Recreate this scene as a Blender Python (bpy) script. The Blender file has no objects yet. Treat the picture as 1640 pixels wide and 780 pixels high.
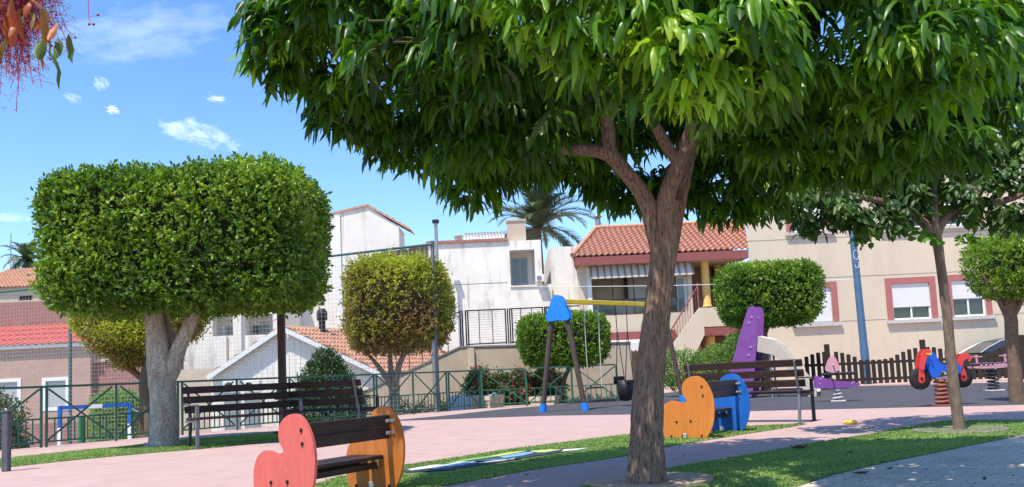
import bpy, math, random
import numpy as np
from mathutils import Vector, Matrix
PI = math.pi
rad = math.radians
S = bpy.context.scene
COL = S.collection

# ------------------------------------------------------------------ camera
H, FPX, SH, ROLL = 0.9, 1400.0, 78.0, rad(2.6)
PITCH = math.atan(132.0 / FPX)
RC = Matrix.Rotation(PI / 2 + PITCH, 3, 'X') @ Matrix.Rotation(-ROLL, 3, 'Z')
cam = bpy.data.objects.new('camera', bpy.data.cameras.new('camera'))
COL.objects.link(cam)
cam.matrix_world = Matrix.Translation((0, 0, H)) @ RC.to_4x4()
cam.data.sensor_width = 36.0
cam.data.lens = 36.0 * FPX / 1640.0
cam.data.shift_y = SH / 1640.0
cam.data.clip_start = 0.05
cam.data.clip_end = 4000
S.camera = cam

# ------------------------------------------------------------------ sky and sun
SUN_AZ = Vector((-0.60, -0.80, 0)).normalized()
SUN_EL = rad(64)
sunv = Vector((SUN_AZ.x * math.cos(SUN_EL), SUN_AZ.y * math.cos(SUN_EL), math.sin(SUN_EL)))
W = bpy.data.worlds.new('World')
S.world = W
W.use_nodes = True
wn, wl = W.node_tree.nodes, W.node_tree.links
wn.clear()
wo = wn.new('ShaderNodeOutputWorld')
bg = wn.new('ShaderNodeBackground')
bg.inputs['Strength'].default_value = 0.15
sky = wn.new('ShaderNodeTexSky')
sky.sky_type = 'NISHITA'
sky.sun_disc = False
sky.sun_elevation = SUN_EL
sky.sun_rotation = math.atan2(sunv.x, sunv.y)
sky.altitude = 100
sky.air_density = 1.0
sky.dust_density = 0.3
sky.ozone_density = 4.0
hs = wn.new('ShaderNodeHueSaturation')
hs.inputs['Saturation'].default_value = 1.16
hs.inputs['Value'].default_value = .98
hs.inputs['Hue'].default_value = 0.503
wl.new(sky.outputs[0], hs.inputs['Color'])
tc = wn.new('ShaderNodeTexCoord')
cur = hs.outputs[0]


def ray(px, py):
    v = Vector(((px - 820) / FPX, (390 + SH - py) / FPX, -1))
    return RC @ v


def wmath(op, a, b=None):
    n = wn.new('ShaderNodeMath')
    n.operation = op
    for i, q in enumerate((a, b)):
        if q is None:
            continue
        if isinstance(q, (int, float)):
            n.inputs[i].default_value = q
        else:
            wl.new(q, n.inputs[i])
    return n.outputs[0]


def cloud(px, py, rx, ry, ang, dens, seed, nscale=34, stretch=2.6):
    """an ellipse of broken cloud on the sky sphere, round one direction"""
    global cur
    d = ray(px, py).normalized()
    r = d.cross(Vector((0, 0, 1))).normalized()
    u = r.cross(d)
    ca, sa = math.cos(ang), math.sin(ang)
    ax, ay = r * ca + u * sa, u * ca - r * sa
    def dot(vec):
        n = wn.new('ShaderNodeVectorMath')
        n.operation = 'DOT_PRODUCT'
        wl.new(tc.outputs['Generated'], n.inputs[0])
        n.inputs[1].default_value = vec
        return n.outputs['Value']
    a = wmath('DIVIDE', dot(ax), rx / FPX)
    b = wmath('DIVIDE', dot(ay), ry / FPX)
    cmb = wn.new('ShaderNodeCombineXYZ')
    wl.new(a, cmb.inputs[0])
    wl.new(wmath('MULTIPLY', b, ry / rx * stretch), cmb.inputs[1])
    cmb.inputs[2].default_value = seed
    no = wn.new('ShaderNodeTexNoise')
    no.inputs['Scale'].default_value = nscale / 16.0
    no.inputs['Detail'].default_value = 6
    no.inputs['Roughness'].default_value = 0.62
    wl.new(cmb.outputs[0], no.inputs['Vector'])
    e = wmath('SQRT', wmath('ADD', wmath('MULTIPLY', a, a), wmath('MULTIPLY', b, b)))
    front = wmath('GREATER_THAN', dot(d), 0.3)
    m = wmath('SUBTRACT', wmath('MULTIPLY', wmath('SUBTRACT', no.outputs[0], 0.28), 2.6), wmath('MULTIPLY', e, e))
    mx = wn.new('ShaderNodeMath')
    mx.operation = 'MULTIPLY'
    mx.use_clamp = True
    wl.new(wmath('MULTIPLY', wmath('MAXIMUM', m, 0.0), dens), mx.inputs[0])
    wl.new(front, mx.inputs[1])
    lim = wmath('MINIMUM', mx.outputs[0], 0.8)
    mixn = wn.new('ShaderNodeMixRGB')
    wl.new(lim, mixn.inputs[0])
    wl.new(cur, mixn.inputs[1])
    mixn.inputs[2].default_value = (7.6, 8.0, 8.6, 1)
    cur = mixn.outputs[0]


cloud(318, 214, 84, 24, rad(-12), .42, 1.3, 52, 1.6)
cloud(345, 158, 24, 8, rad(-5), .5, 4.1)
cloud(180, 176, 12, 10, 0, .8, 7.7)
cloud(161, 134, 14, 14, rad(-60), .35, 9.2)
cloud(116, 157, 18, 9, rad(-10), 0.25, 2.2)
cloud(240, 52, 190, 52, rad(14), 0.2, 3.3)
cloud(10, 348, 60, 9, 0, 0.35, 5.5)
wl.new(cur, bg.inputs['Color'])
wl.new(bg.outputs[0], wo.inputs['Surface'])

sl = bpy.data.lights.new('sun', 'SUN')
sl.energy = 3.5
sl.angle = rad(0.55)
sl.color = (1.0, 0.93, 0.80)
sun = bpy.data.objects.new('sun', sl)
COL.objects.link(sun)
sun.rotation_euler = sunv.to_track_quat('Z', 'Y').to_euler()
S.view_settings.view_transform = 'Standard'
S.view_settings.look = 'None'
S.view_settings.exposure = 0.84
S.view_settings.gamma = 1.0
S.view_settings.use_curve_mapping = False
S.cycles.max_bounces = 8
S.cycles.transparent_max_bounces = 8


# ------------------------------------------------------------------ where a picture point lies in the place
def G(px, py, z=0.0):
    r = ray(px, py)
    t = (z - H) / r.z
    return Vector((r.x * t, r.y * t, z))


def V(px, py, Y):
    r = ray(px, py)
    t = Y / r.y
    return Vector((r.x * t, Y, H + r.z * t))


# ------------------------------------------------------------------ materials
MATS = {}


def mat(name, col, rough=0.8, var=0.12, scale=4.0, bump=0.0, bscale=40.0, metal=0.0, spec=0.3,
        stain=None, stain_scale=1.5, stain_amt=0.5, stretch=None, bstretch=None, spots=None):
    if name in MATS:
        return MATS[name]
    m = bpy.data.materials.new(name)
    m.use_nodes = True
    n, l = m.node_tree.nodes, m.node_tree.links
    b = n['Principled BSDF']
    b.inputs['Roughness'].default_value = rough
    b.inputs['Metallic'].default_value = metal
    b.inputs['Specular IOR Level'].default_value = spec
    tcn = n.new('ShaderNodeTexCoord')
    src = tcn.outputs['Object']
    def mapped(st):
        if st is None:
            return src
        mp = n.new('ShaderNodeMapping')
        mp.inputs['Scale'].default_value = st
        l.new(src, mp.inputs['Vector'])
        return mp.outputs[0]
    no = n.new('ShaderNodeTexNoise')
    no.inputs['Scale'].default_value = scale
    no.inputs['Detail'].default_value = 7
    no.inputs['Roughness'].default_value = 0.65
    l.new(mapped(stretch), no.inputs['Vector'])
    cr = n.new('ShaderNodeValToRGB')
    cr.color_ramp.elements[0].position = 0.3
    cr.color_ramp.elements[1].position = 0.7
    cr.color_ramp.elements[0].color = tuple(max(0, c * (1 - var)) for c in col) + (1,)
    cr.color_ramp.elements[1].color = tuple(min(1, c * (1 + var)) for c in col) + (1,)
    l.new(no.outputs[0], cr.inputs[0])
    out = cr.outputs[0]
    if stain:
        n2 = n.new('ShaderNodeTexNoise')
        n2.inputs['Scale'].default_value = stain_scale
        n2.inputs['Detail'].default_value = 9
        n2.inputs['Roughness'].default_value = 0.7
        l.new(mapped((1.6, 1.6, 0.45)), n2.inputs['Vector'])
        c2 = n.new('ShaderNodeValToRGB')
        c2.color_ramp.elements[0].position = 0.52
        c2.color_ramp.elements[1].position = 0.72
        c2.color_ramp.elements[0].color = (0, 0, 0, 1)
        c2.color_ramp.elements[1].color = (stain_amt,) * 3 + (1,)
        l.new(n2.outputs[0], c2.inputs[0])
        mx = n.new('ShaderNodeMixRGB')
        l.new(c2.outputs[0], mx.inputs[0])
        l.new(out, mx.inputs[1])
        mx.inputs[2].default_value = tuple(stain) + (1,)
        out = mx.outputs[0]
    if spots:
        col2, sc2, lo2, hi2, st2 = spots
        n4 = n.new('ShaderNodeTexNoise')
        n4.inputs['Scale'].default_value = sc2
        n4.inputs['Detail'].default_value = 3
        l.new(mapped(st2), n4.inputs['Vector'])
        c4 = n.new('ShaderNodeValToRGB')
        c4.color_ramp.elements[0].position = lo2
        c4.color_ramp.elements[1].position = hi2
        c4.color_ramp.elements[0].color = (0, 0, 0, 1)
        c4.color_ramp.elements[1].color = (.9, .9, .9, 1)
        l.new(n4.outputs[0], c4.inputs[0])
        m4 = n.new('ShaderNodeMixRGB')
        l.new(c4.outputs[0], m4.inputs[0])
        l.new(out, m4.inputs[1])
        m4.inputs[2].default_value = tuple(col2) + (1,)
        out = m4.outputs[0]
    l.new(out, b.inputs['Base Color'])
    if bump:
        n3 = n.new('ShaderNodeTexNoise')
        n3.inputs['Scale'].default_value = bscale
        n3.inputs['Detail'].default_value = 4
        l.new(mapped(bstretch), n3.inputs['Vector'])
        bp = n.new('ShaderNodeBump')
        bp.inputs['Strength'].default_value = bump
        bp.inputs['Distance'].default_value = 0.02
        l.new(n3.outputs[0], bp.inputs['Height'])
        l.new(bp.outputs[0], b.inputs['Normal'])
    MATS[name] = m
    return m


def leafmat(name, cols, rough=0.42, trans=0.3, tcol=None, spec=0.5, translucent=0.8):
    """cols: list of (position, rgb) over the per-leaf tint"""
    if name in MATS:
        return MATS[name]
    m = bpy.data.materials.new(name)
    m.use_nodes = True
    n, l = m.node_tree.nodes, m.node_tree.links
    b = n['Principled BSDF']
    b.inputs['Roughness'].default_value = rough
    b.inputs['Specular IOR Level'].default_value = spec
    at = n.new('ShaderNodeAttribute')
    at.attribute_name = 'tint'
    cr = n.new('ShaderNodeValToRGB')
    while len(cr.color_ramp.elements) < len(cols):
        cr.color_ramp.elements.new(0.5)
    for e, (p, c) in zip(cr.color_ramp.elements, cols):
        e.position = p
        e.color = tuple(c) + (1,)
    l.new(at.outputs['Fac'], cr.inputs[0])
    l.new(cr.outputs[0], b.inputs['Base Color'])
    tr = n.new('ShaderNodeBsdfTranslucent')
    mu = n.new('ShaderNodeMixRGB')
    mu.blend_type = 'MULTIPLY'
    mu.inputs[0].default_value = 1
    l.new(cr.outputs[0], mu.inputs[1])
    mu.inputs[2].default_value = tcol or (1.9, 1.9, 0.7, 1)
    l.new(mu.outputs[0], tr.inputs['Color'])
    ms = n.new('ShaderNodeMixShader')
    ms.inputs[0].default_value = trans
    l.new(b.outputs[0], ms.inputs[1])
    l.new(tr.outputs[0], ms.inputs[2])
    l.new(ms.outputs[0], n['Material Output'].inputs['Surface'])
    MATS[name] = m
    return m


# ------------------------------------------------------------------ objects
def tag(o, label=None, cat=None, group=None, kind=None):
    if label: o['label'] = label
    if cat: o['category'] = cat
    if group: o['group'] = group
    if kind: o['kind'] = kind
    return o


def thing(name, label, cat, loc=(0, 0, 0), rz=0.0, group=None):
    o = bpy.data.objects.new(name, None)
    o.empty_display_size = 0.2
    COL.objects.link(o)
    o.location = loc
    o.rotation_euler = (0, 0, rz)
    return tag(o, label, cat, group)


def dup(root, label, loc=None, rz=None, group=None):
    def cp(o, par):
        c = o.copy()
        COL.objects.link(c)
        c.parent = par
        for ch in [k for k in COL.objects if k.parent == o]:
            cp(ch, c)
        return c
    r = cp(root, None)
    r['label'] = label
    if group: r['group'] = group
    if loc is not None: r.location = loc
    if rz is not None: r.rotation_euler = (0, 0, rz)
    return r


class MB:
    def __init__(s):
        s.v, s.f, s.m, s.sm = [], [], [], []

    def add(s, vs, fs, smooth=False, mi=0):
        k = len(s.v)
        s.v += [tuple(p) for p in vs]
        s.f += [tuple(i + k for i in f) for f in fs]
        s.m += [mi] * len(fs)
        s.sm += [smooth] * len(fs)
        return s

    def box(s, c, d, M=None, mi=0, bev=0.0):
        """box of centre c, size d, with cut edges when bev"""
        x, y, z = d[0] / 2, d[1] / 2, d[2] / 2
        c = Vector(c)
        if bev <= 0:
            vs = [Vector((a * x, b * y, e * z)) for a in (-1, 1) for b in (-1, 1) for e in (-1, 1)]
            fs = [(0, 1, 3, 2), (4, 6, 7, 5), (0, 4, 5, 1), (2, 3, 7, 6), (0, 2, 6, 4), (1, 5, 7, 3)]
        else:
            b_ = min(bev, x * .45, y * .45, z * .45)
            import bmesh
            bm = bmesh.new()
            bmesh.ops.create_cube(bm, size=1)
            for q in bm.verts:
                q.co = Vector((q.co.x * 2 * x, q.co.y * 2 * y, q.co.z * 2 * z))
            bmesh.ops.bevel(bm, geom=list(bm.edges), offset=b_, segments=1, affect='EDGES')
            bm.verts.index_update()
            vs = [q.co.copy() for q in bm.verts]
            fs = [tuple(q.index for q in f.verts) for f in bm.faces]
            bm.free()
        vs = [(M @ q if M else q) + c for q in vs]
        return s.add(vs, fs, mi=mi)

    def bar(s, p, q, w, h, mi=0, up=(0, 0, 1), bev=0.0):
        p, q = Vector(p), Vector(q)
        d = q - p
        L = d.length
        x = d.normalized()
        u = Vector(up)
        if abs(x.dot(u)) > 0.98: u = Vector((0, 1, 0))
        y = u.cross(x).normalized()
        z = x.cross(y)
        M = Matrix((x, y, z)).transposed()
        return s.box((p + q) / 2, (L, w, h), M, mi, bev)

    def tube(s, pts, r, n=8, cap=True, mi=0, smooth=True):
        pts = [Vector(p) for p in pts]
        rs = r if isinstance(r, (list, tuple)) else [r] * len(pts)
        k = len(pts)
        t = [(pts[min(i + 1, k - 1)] - pts[max(i - 1, 0)]).normalized() for i in range(k)]
        u = t[0].orthogonal().normalized()
        vs, fs = [], []
        for i in range(k):
            u = (u - t[i] * u.dot(t[i])).normalized()
            w = t[i].cross(u)
            for j in range(n):
                a = 2 * PI * j / n
                vs.append(pts[i] + (u * math.cos(a) + w * math.sin(a)) * rs[i])
        for i in range(k - 1):
            for j in range(n):
                a, b = i * n + j, i * n + (j + 1) % n
                fs.append((a, b, b + n, a + n))
        s.add(vs, fs, smooth, mi)
        if cap:
            s.add(vs[:n], [tuple(reversed(range(n)))], False, mi)
            s.add(vs[-n:], [tuple(range(n))], False, mi)
        return s

    def prism(s, poly, o, ax, ay, an, th, mi=0):
        """outline poly [(a,b)] in axes ax, ay from o, thickness th along an"""
        o, ax, ay, an = Vector(o), Vector(ax), Vector(ay), Vector(an)
        k = len(poly)
        A = [o + ax * a + ay * b for a, b in poly]
        B = [p + an * th for p in A]
        s.add(A, [tuple(range(k))], mi=mi)
        s.add(B, [tuple(reversed(range(k)))], mi=mi)
        s.add(A + B, [(i, i + k, (i + 1) % k + k, (i + 1) % k) for i in range(k)], mi=mi)
        return s

    def lathe(s, prof, o=(0, 0, 0), n=16, mi=0, axis='Z', smooth=True):
        vs, fs = [], []
        o = Vector(o)
        for r, z in prof:
            for j in range(n):
                a = 2 * PI * j / n
                p = (r * math.cos(a), r * math.sin(a), z)
                if axis == 'Y': p = (p[0], p[2], p[1])
                if axis == 'X': p = (p[2], p[0], p[1])
                vs.append(o + Vector(p))
        for i in range(len(prof) - 1):
            for j in range(n):
                a, b = i * n + j, i * n + (j + 1) % n
                fs.append((a, b, b + n, a + n))
        s.add(vs, fs, smooth, mi)
        for base in (0, (len(prof) - 1) * n):
            s.add(vs[base:base + n], [tuple(range(n))], False, mi)
        return s

    def build(s, name, m, parent=None, bevel=0.0):
        me = bpy.data.meshes.new(name)
        me.from_pydata([tuple(p) for p in s.v], [], s.f)
        ms = m if isinstance(m, (list, tuple)) else [m]
        for q in ms: me.materials.append(q)
        me.polygons.foreach_set('material_index', s.m)
        me.polygons.foreach_set('use_smooth', s.sm)
        import bmesh
        bm = bmesh.new()
        bm.from_mesh(me)
        bmesh.ops.recalc_face_normals(bm, faces=bm.faces)
        bm.to_mesh(me)
        bm.free()
        o = bpy.data.objects.new(name, me)
        COL.objects.link(o)
        if parent is not None: o.parent = parent
        if bevel:
            b = o.modifiers.new('bevel', 'BEVEL')
            b.width = bevel
            b.segments = 2
            b.limit_method = 'ANGLE'
            b.angle_limit = rad(50)
        return o


def quads(name, Vt, F, m, parent=None, tint=None, smooth=False, mi=None):
    """fast mesh out of numpy arrays (all faces with the same number of corners)"""
    me = bpy.data.meshes.new(name)
    Vt = np.asarray(Vt, dtype=np.float32)
    F = np.asarray(F, dtype=np.int32)
    k = F.shape[1]
    me.vertices.add(len(Vt))
    me.vertices.foreach_set('co', Vt.ravel())
    me.loops.add(F.size)
    me.loops.foreach_set('vertex_index', F.ravel())
    me.polygons.add(len(F))
    me.polygons.foreach_set('loop_start', np.arange(0, F.size, k, dtype=np.int32))
    me.polygons.foreach_set('loop_total', np.full(len(F), k, dtype=np.int32))
    me.polygons.foreach_set('use_smooth', np.full(len(F), smooth))
    for q in (m if isinstance(m, (list, tuple)) else [m]): me.materials.append(q)
    if mi is not None: me.polygons.foreach_set('material_index', np.asarray(mi, dtype=np.int32))
    if tint is not None:
        a = me.attributes.new('tint', 'FLOAT', 'POINT')
        a.data.foreach_set('value', np.asarray(tint, dtype=np.float32))
    me.update()
    me.validate()
    o = bpy.data.objects.new(name, me)
    COL.objects.link(o)
    if parent is not None: o.parent = parent
    return o


RNG = np.random.default_rng(7)


def unit(a):
    return a / (np.linalg.norm(a, axis=-1, keepdims=True) + 1e-9)


def lownoise(P, seed, k=1.0):
    """smooth value about -1..1 over points P"""
    r = np.random.default_rng(seed)
    o = np.zeros(len(P))
    for i in range(6):
        d = r.normal(size=3) * k * (0.6 + 0.5 * i)
        o += np.sin(P @ d + r.uniform(0, 6.28)) / (1 + 0.5 * i)
    return o / 2.2


# small clipped-hedge leaves: diamonds folded on the midrib
def small_leaves(P, D, L, Wd, rng, fold=0.25):
    N = len(P)
    rnd = unit(rng.normal(size=(N, 3)))
    side = unit(np.cross(D, rnd))
    nrm = np.cross(side, D)
    L = L[:, None]; Wd = Wd[:, None]
    base = P
    mid = P + D * L * .45
    left = mid + side * Wd * .5 + nrm * Wd * fold
    right = mid - side * Wd * .5 + nrm * Wd * fold
    tip = P + D * L
    Vt = np.stack([base, left, tip, right], 1).reshape(-1, 3)
    i = np.arange(N)[:, None] * 4
    F = np.concatenate([i + np.array([[0, 2, 1]]), i + np.array([[0, 3, 2]])], 0)
    return Vt, F


def sphere_dirs(N, rng):
    return unit(rng.normal(size=(N, 3)))


def superell(D, a, b, c, n):
    """distance along directions D to a rounded box surface; returns point + outward normal"""
    q = (np.abs(D[:, 0] / a) ** n + np.abs(D[:, 1] / b) ** n + np.abs(D[:, 2] / c) ** n) ** (-1.0 / n)
    P = D * q[:, None]
    Nn = np.stack([np.sign(P[:, 0]) * np.abs(P[:, 0] / a) ** (n - 1) / a,
                   np.sign(P[:, 1]) * np.abs(P[:, 1] / b) ** (n - 1) / b,
                   np.sign(P[:, 2]) * np.abs(P[:, 2] / c) ** (n - 1) / c], 1)
    return P, unit(Nn)


def clipped_crown(name, centre, dims, n, nleaf, leaf, mats, parent, seed, bumps=0.05, loose=0.05, taper=0.0, stray=0, top=0.0):
    """clipped ficus crown: sprigs of small leaves over a rounded box round an added dark core, inner shade put into its colour"""
    rng = np.random.default_rng(seed)
    a, b, c = dims
    ns = nleaf // 6
    # even cover: sample the surface of the box directions, reject by area
    D = rng.uniform(-1, 1, size=(ns * 3, 3)) * np.array([a, b, c])
    face = rng.choice(3, size=len(D), p=np.array([b * c, a * c, a * b]) / (b * c + a * c + a * b))
    sg = rng.choice([-1, 1], size=len(D))
    for k in range(3):
        D[face == k, k] = sg[face == k] * (a, b, c)[k]
    D = D[:ns * 2]
    P, Nn = superell(unit(D), a, b, c, n)
    P = P[:ns]; Nn = Nn[:ns]
    bump = lownoise(P, seed, 2.3) * bumps + lownoise(P, seed + 5, 7.0) * bumps * .6
    depth = np.minimum(rng.exponential(0.075, ns), .3)
    P = P + Nn * (bump - depth + rng.normal(0, loose * .5, ns))[:, None]
    if taper:
        f = 1 + taper * (P[:, 2] / c)
        P[:, 0] *= f; P[:, 1] *= f
    ax = unit(Nn + rng.normal(0, .55, (ns, 3)) + np.array([0, 0, .35]))
    k = 6
    base = np.repeat(P, k, 0)
    axr = np.repeat(ax, k, 0)
    step = np.tile(np.linspace(-.05, .05, k), ns)[:, None] * leaf / .05
    dr = unit(axr * .55 + rng.normal(0, .62, (ns * k, 3)))
    base = base + axr * step
    L = leaf * rng.uniform(.7, 1.35, ns * k)
    # a few long shoots the shears missed
    if stray:
        sd = np.where(P[:, 2] > c * .75)[0]
        sd = rng.choice(sd, min(stray, len(sd)), replace=False)
        for q in sd:
            h = rng.uniform(.06, .16)
            kk = 10
            bb = P[q] + np.outer(np.linspace(0, 1, kk), unit(np.array([rng.normal(0, .3), rng.normal(0, .3), 1.0])) * h)
            base = np.vstack([base, bb]); dr = np.vstack([dr, unit(rng.normal(0, .8, (kk, 3)) + [0, 0, .5])])
            L = np.concatenate([L, leaf * rng.uniform(.8, 1.2, kk)])
    Vt, F = small_leaves(base, dr, L, L * .55, rng)
    sp = np.clip(.5 + .24 * lownoise(P, seed + 9, 3.0) + rng.normal(0, .12, ns), 0, 1)
    sp = np.clip(sp + top * P[:, 2] / c, 0, 1)
    t = np.repeat(sp, k)
    if len(L) > len(t): t = np.concatenate([t, np.full(len(L) - len(t), .6)])
    t = np.clip(t + rng.normal(0, .1, len(t)) + .15 * (rng.random(len(t)) < .12), 0, 1)
    tint = np.repeat(t, 4)
    # added solid core, its dark colour gives the crown's inner shade
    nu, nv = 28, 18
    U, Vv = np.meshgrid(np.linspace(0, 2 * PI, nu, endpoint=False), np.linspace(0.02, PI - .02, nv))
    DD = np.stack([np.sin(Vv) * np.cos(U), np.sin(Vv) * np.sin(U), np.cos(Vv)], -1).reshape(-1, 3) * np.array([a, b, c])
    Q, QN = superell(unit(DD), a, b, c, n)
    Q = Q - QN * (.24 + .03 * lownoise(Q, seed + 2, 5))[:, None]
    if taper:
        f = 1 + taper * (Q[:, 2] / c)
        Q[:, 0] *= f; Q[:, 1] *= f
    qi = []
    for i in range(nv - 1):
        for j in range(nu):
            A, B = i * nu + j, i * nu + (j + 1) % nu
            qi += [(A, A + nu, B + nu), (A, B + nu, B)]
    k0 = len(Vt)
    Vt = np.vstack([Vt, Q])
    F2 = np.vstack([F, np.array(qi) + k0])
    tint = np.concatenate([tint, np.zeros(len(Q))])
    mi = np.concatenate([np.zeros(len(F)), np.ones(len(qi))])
    Vt = Vt + np.array(centre)
    return quads(name, Vt, F2, mats, parent, tint, False, mi)


# long drooping leaves in whorls at the twig ends
def whorls(P, N, rng, L0, W0, per=(10, 15), droop=1.0, seg=5, lift=0.25):
    """P: twig ends, N: outward direction. returns verts, quads, leaf count, whorl index per leaf"""
    cnt = rng.integers(per[0], per[1] + 1, len(P))
    idx = np.repeat(np.arange(len(P)), cnt)
    M = len(idx)
    az = rng.uniform(0, 2 * PI, M)
    out = np.stack([np.cos(az), np.sin(az), np.zeros(M)], 1)
    hn = N[idx].copy(); hn[:, 2] = 0
    out = unit(out + hn * .9 + 1e-4)
    L = L0 * rng.uniform(.6, 1.15, M) * rng.uniform(.72, 1.15, len(P))[idx]
    Wd = W0 * rng.uniform(.75, 1.2, M)
    th0 = lift + rng.normal(0, .35, M)
    th1 = -1.15 * droop + rng.normal(0, .30, M)
    th1 = np.clip(th1, -1.55, .6)
    ts = np.linspace(0, 1, seg + 1)
    pos = P[idx] + rng.normal(0, .03, (M, 3)) + np.stack([np.zeros(M), np.zeros(M), -rng.uniform(0, .08, M)], 1)
    cen = [pos]
    tang = []
    for i in range(seg):
        tm = (i + .5) / seg
        th = th0 + (th1 - th0) * min(1, tm * 1.5)
        d = out * np.cos(th)[:, None]
        d[:, 2] += np.sin(th)
        tang.append(d)
        cen.append(cen[-1] + d * (L / seg)[:, None])
    tang.append(tang[-1])
    side0 = unit(np.cross(out, np.array([0, 0, 1.0])))
    tw = rng.normal(0, .45, M)
    prof = np.interp(ts, [0, .1, .3, .6, .8, 1], [.08, .5, .95, 1, .8, .06])
    rows = []
    wave = rng.uniform(0, 6.28, M)
    wcurl = rng.normal(0, .25, M)
    for i in range(seg + 1):
        t = tang[i]
        nn = unit(np.cross(side0, t))
        a = tw * ts[i]
        sd = side0 * np.cos(a)[:, None] + nn * np.sin(a)[:, None]
        nr = np.cross(sd, t)
        w = (Wd * prof[i] * .5)[:, None]
        ed = w * .55 + (np.sin(wave + ts[i] * 11) * .28)[:, None] * w
        c = cen[i] + side0 * (wcurl * L * ts[i] ** 2 * .5)[:, None]
        rows.append(np.stack([c + sd * w + nr * -ed, c, c - sd * w + nr * -ed], 1))
    Vt = np.stack(rows, 1).reshape(-1, 3)              # M x (seg+1) x 3
    k = (seg + 1) * 3
    base = np.arange(M)[:, None] * k
    fs = []
    for i in range(seg):
        r = i * 3
        fs.append(base + np.array([[r, r + 1, r + 4, r + 3]]))
        fs.append(base + np.array([[r + 1, r + 2, r + 5, r + 4]]))
    return Vt, np.concatenate(fs, 0), M, idx, k


def lobed_crown_points(lobes, dens, rng, inner=0.35):
    """points and outward directions over the union of ellipsoid lobes (centre, radii)"""
    PP, NN = [], []
    for (c, r) in lobes:
        c, r = np.array(c), np.array(r)
        area = 4 * PI * ((r[0] * r[1]) ** 1.6 / 3 + (r[0] * r[2]) ** 1.6 / 3 + (r[1] * r[2]) ** 1.6 / 3) ** (1 / 1.6)
        n = int(area * dens)
        d = sphere_dirs(n, rng)
        q = rng.uniform(.8, 1.04, n)[:, None]
        deep = rng.random(n) < inner
        q[deep] *= rng.uniform(.5, .9, deep.sum())[:, None]
        P = c + d * r * q
        keep = np.ones(n, bool)
        for (c2, r2) in lobes:
            c2, r2 = np.array(c2), np.array(r2)
            if np.allclose(c, c2): continue
            keep &= (((P - c2) / r2) ** 2).sum(1) > .62
        PP.append(P[keep]); NN.append(unit(d[keep] / r))
    return np.vstack(PP), np.vstack(NN)


def limb(mb, pts, rs, n=12, jit=0.0, seed=0, mi=0, sub=4):
    """tapering limb through the points, smoothed, a little knobbly"""
    r = random.Random(seed)
    pts = [Vector(p) for p in pts]
    out, ro = [], []
    k = len(pts)
    for i in range(k - 1):
        p0, p1, p2, p3 = pts[max(i - 1, 0)], pts[i], pts[i + 1], pts[min(i + 2, k - 1)]
        for j in range(sub):
            t = j / sub
            q = 0.5 * ((2 * p1) + (p2 - p0) * t + (2 * p0 - 5 * p1 + 4 * p2 - p3) * t * t + (3 * p1 - p0 - 3 * p2 + p3) * t ** 3)
            q = q + Vector((r.uniform(-1, 1), r.uniform(-1, 1), 0)) * jit
            out.append(q); ro.append((rs[i] + (rs[i + 1] - rs[i]) * t) * (1 + r.uniform(-1, 1) * jit * 2))
    out.append(pts[-1]); ro.append(rs[-1])
    return mb.tube(out, ro, n, mi=mi)

# ================================================================== GROUND
LOW = -1.6
FD = Vector((0.62, 0.78, 0)).normalized()          # the way the green fence runs
FN = Vector((-FD.y, FD.x, 0))                      # away from the park
FO = G(70, 717)


def sheet(name, pts, z, m, th=None):
    mb = MB()
    if th is None:
        mb.add([(p[0], p[1], z) for p in pts], [tuple(range(len(pts)))])
    else:
        mb.prism([(p[0], p[1]) for p in pts], (0, 0, z - th), (1, 0, 0), (0, 1, 0), (0, 0, 1), th)
    return tag(mb.build(name, m), kind='structure')


def gp(lst):
    return [G(x, y) for x, y in lst]


m_pink = mat('pink_concrete', (0.475, 0.325, 0.30), .88, .09, 2.3, .35, 120, stain=(0.36, 0.27, 0.25), stain_scale=.8, stain_amt=.7)
m_low = mat('pale_ground', (0.33, 0.29, 0.24), .9, .15, .8)
m_rub = mat('blue_grey_rubber', (0.066, 0.068, 0.082), .9, .35, 2.2, .6, 60, stretch=(.5, 2.5, 1), stain=(0.115, 0.115, 0.125), stain_scale=.9, stain_amt=.6)
m_turf = mat('turf_backing', (0.16, 0.245, 0.07), .95, .3, 9, .5, 200)
m_edge = mat('concrete_edge', (0.40, 0.36, 0.33), .85, .12, 3)

sheet('ground', [(-900, -300), (900, -300), (900, 1800), (-900, 1800)], LOW, m_low)
e0 = FO - FD * 40 + FN * .35
e1 = FO + FD * 13.2 + FN * .35
e2 = G(985, 643) + Vector((.5, .4, 0))
sheet('plaza_pavement', [(-60, -30), (60, -30), (60, 120), (e2.x + 1.5, 120), (e2.x, e2.y), (e1.x, e1.y), (e0.x, e0.y), (-60, e0.y)], 0, m_pink, 3.0)

# black rubber safety surface
rub = [(612, 675), (700, 672), (870, 666), (1000, 664), (1220, 658), (1480, 652), (1700, 647), (1900, 643),
       (1900, 603), (1640, 611.5), (1460, 616.5), (1370, 619), (1230, 622), (1080, 628), (985, 636), (930, 645), (800, 656), (700, 667)]
sheet('rubber_surface', gp(rub), 0.004, m_rub)

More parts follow.
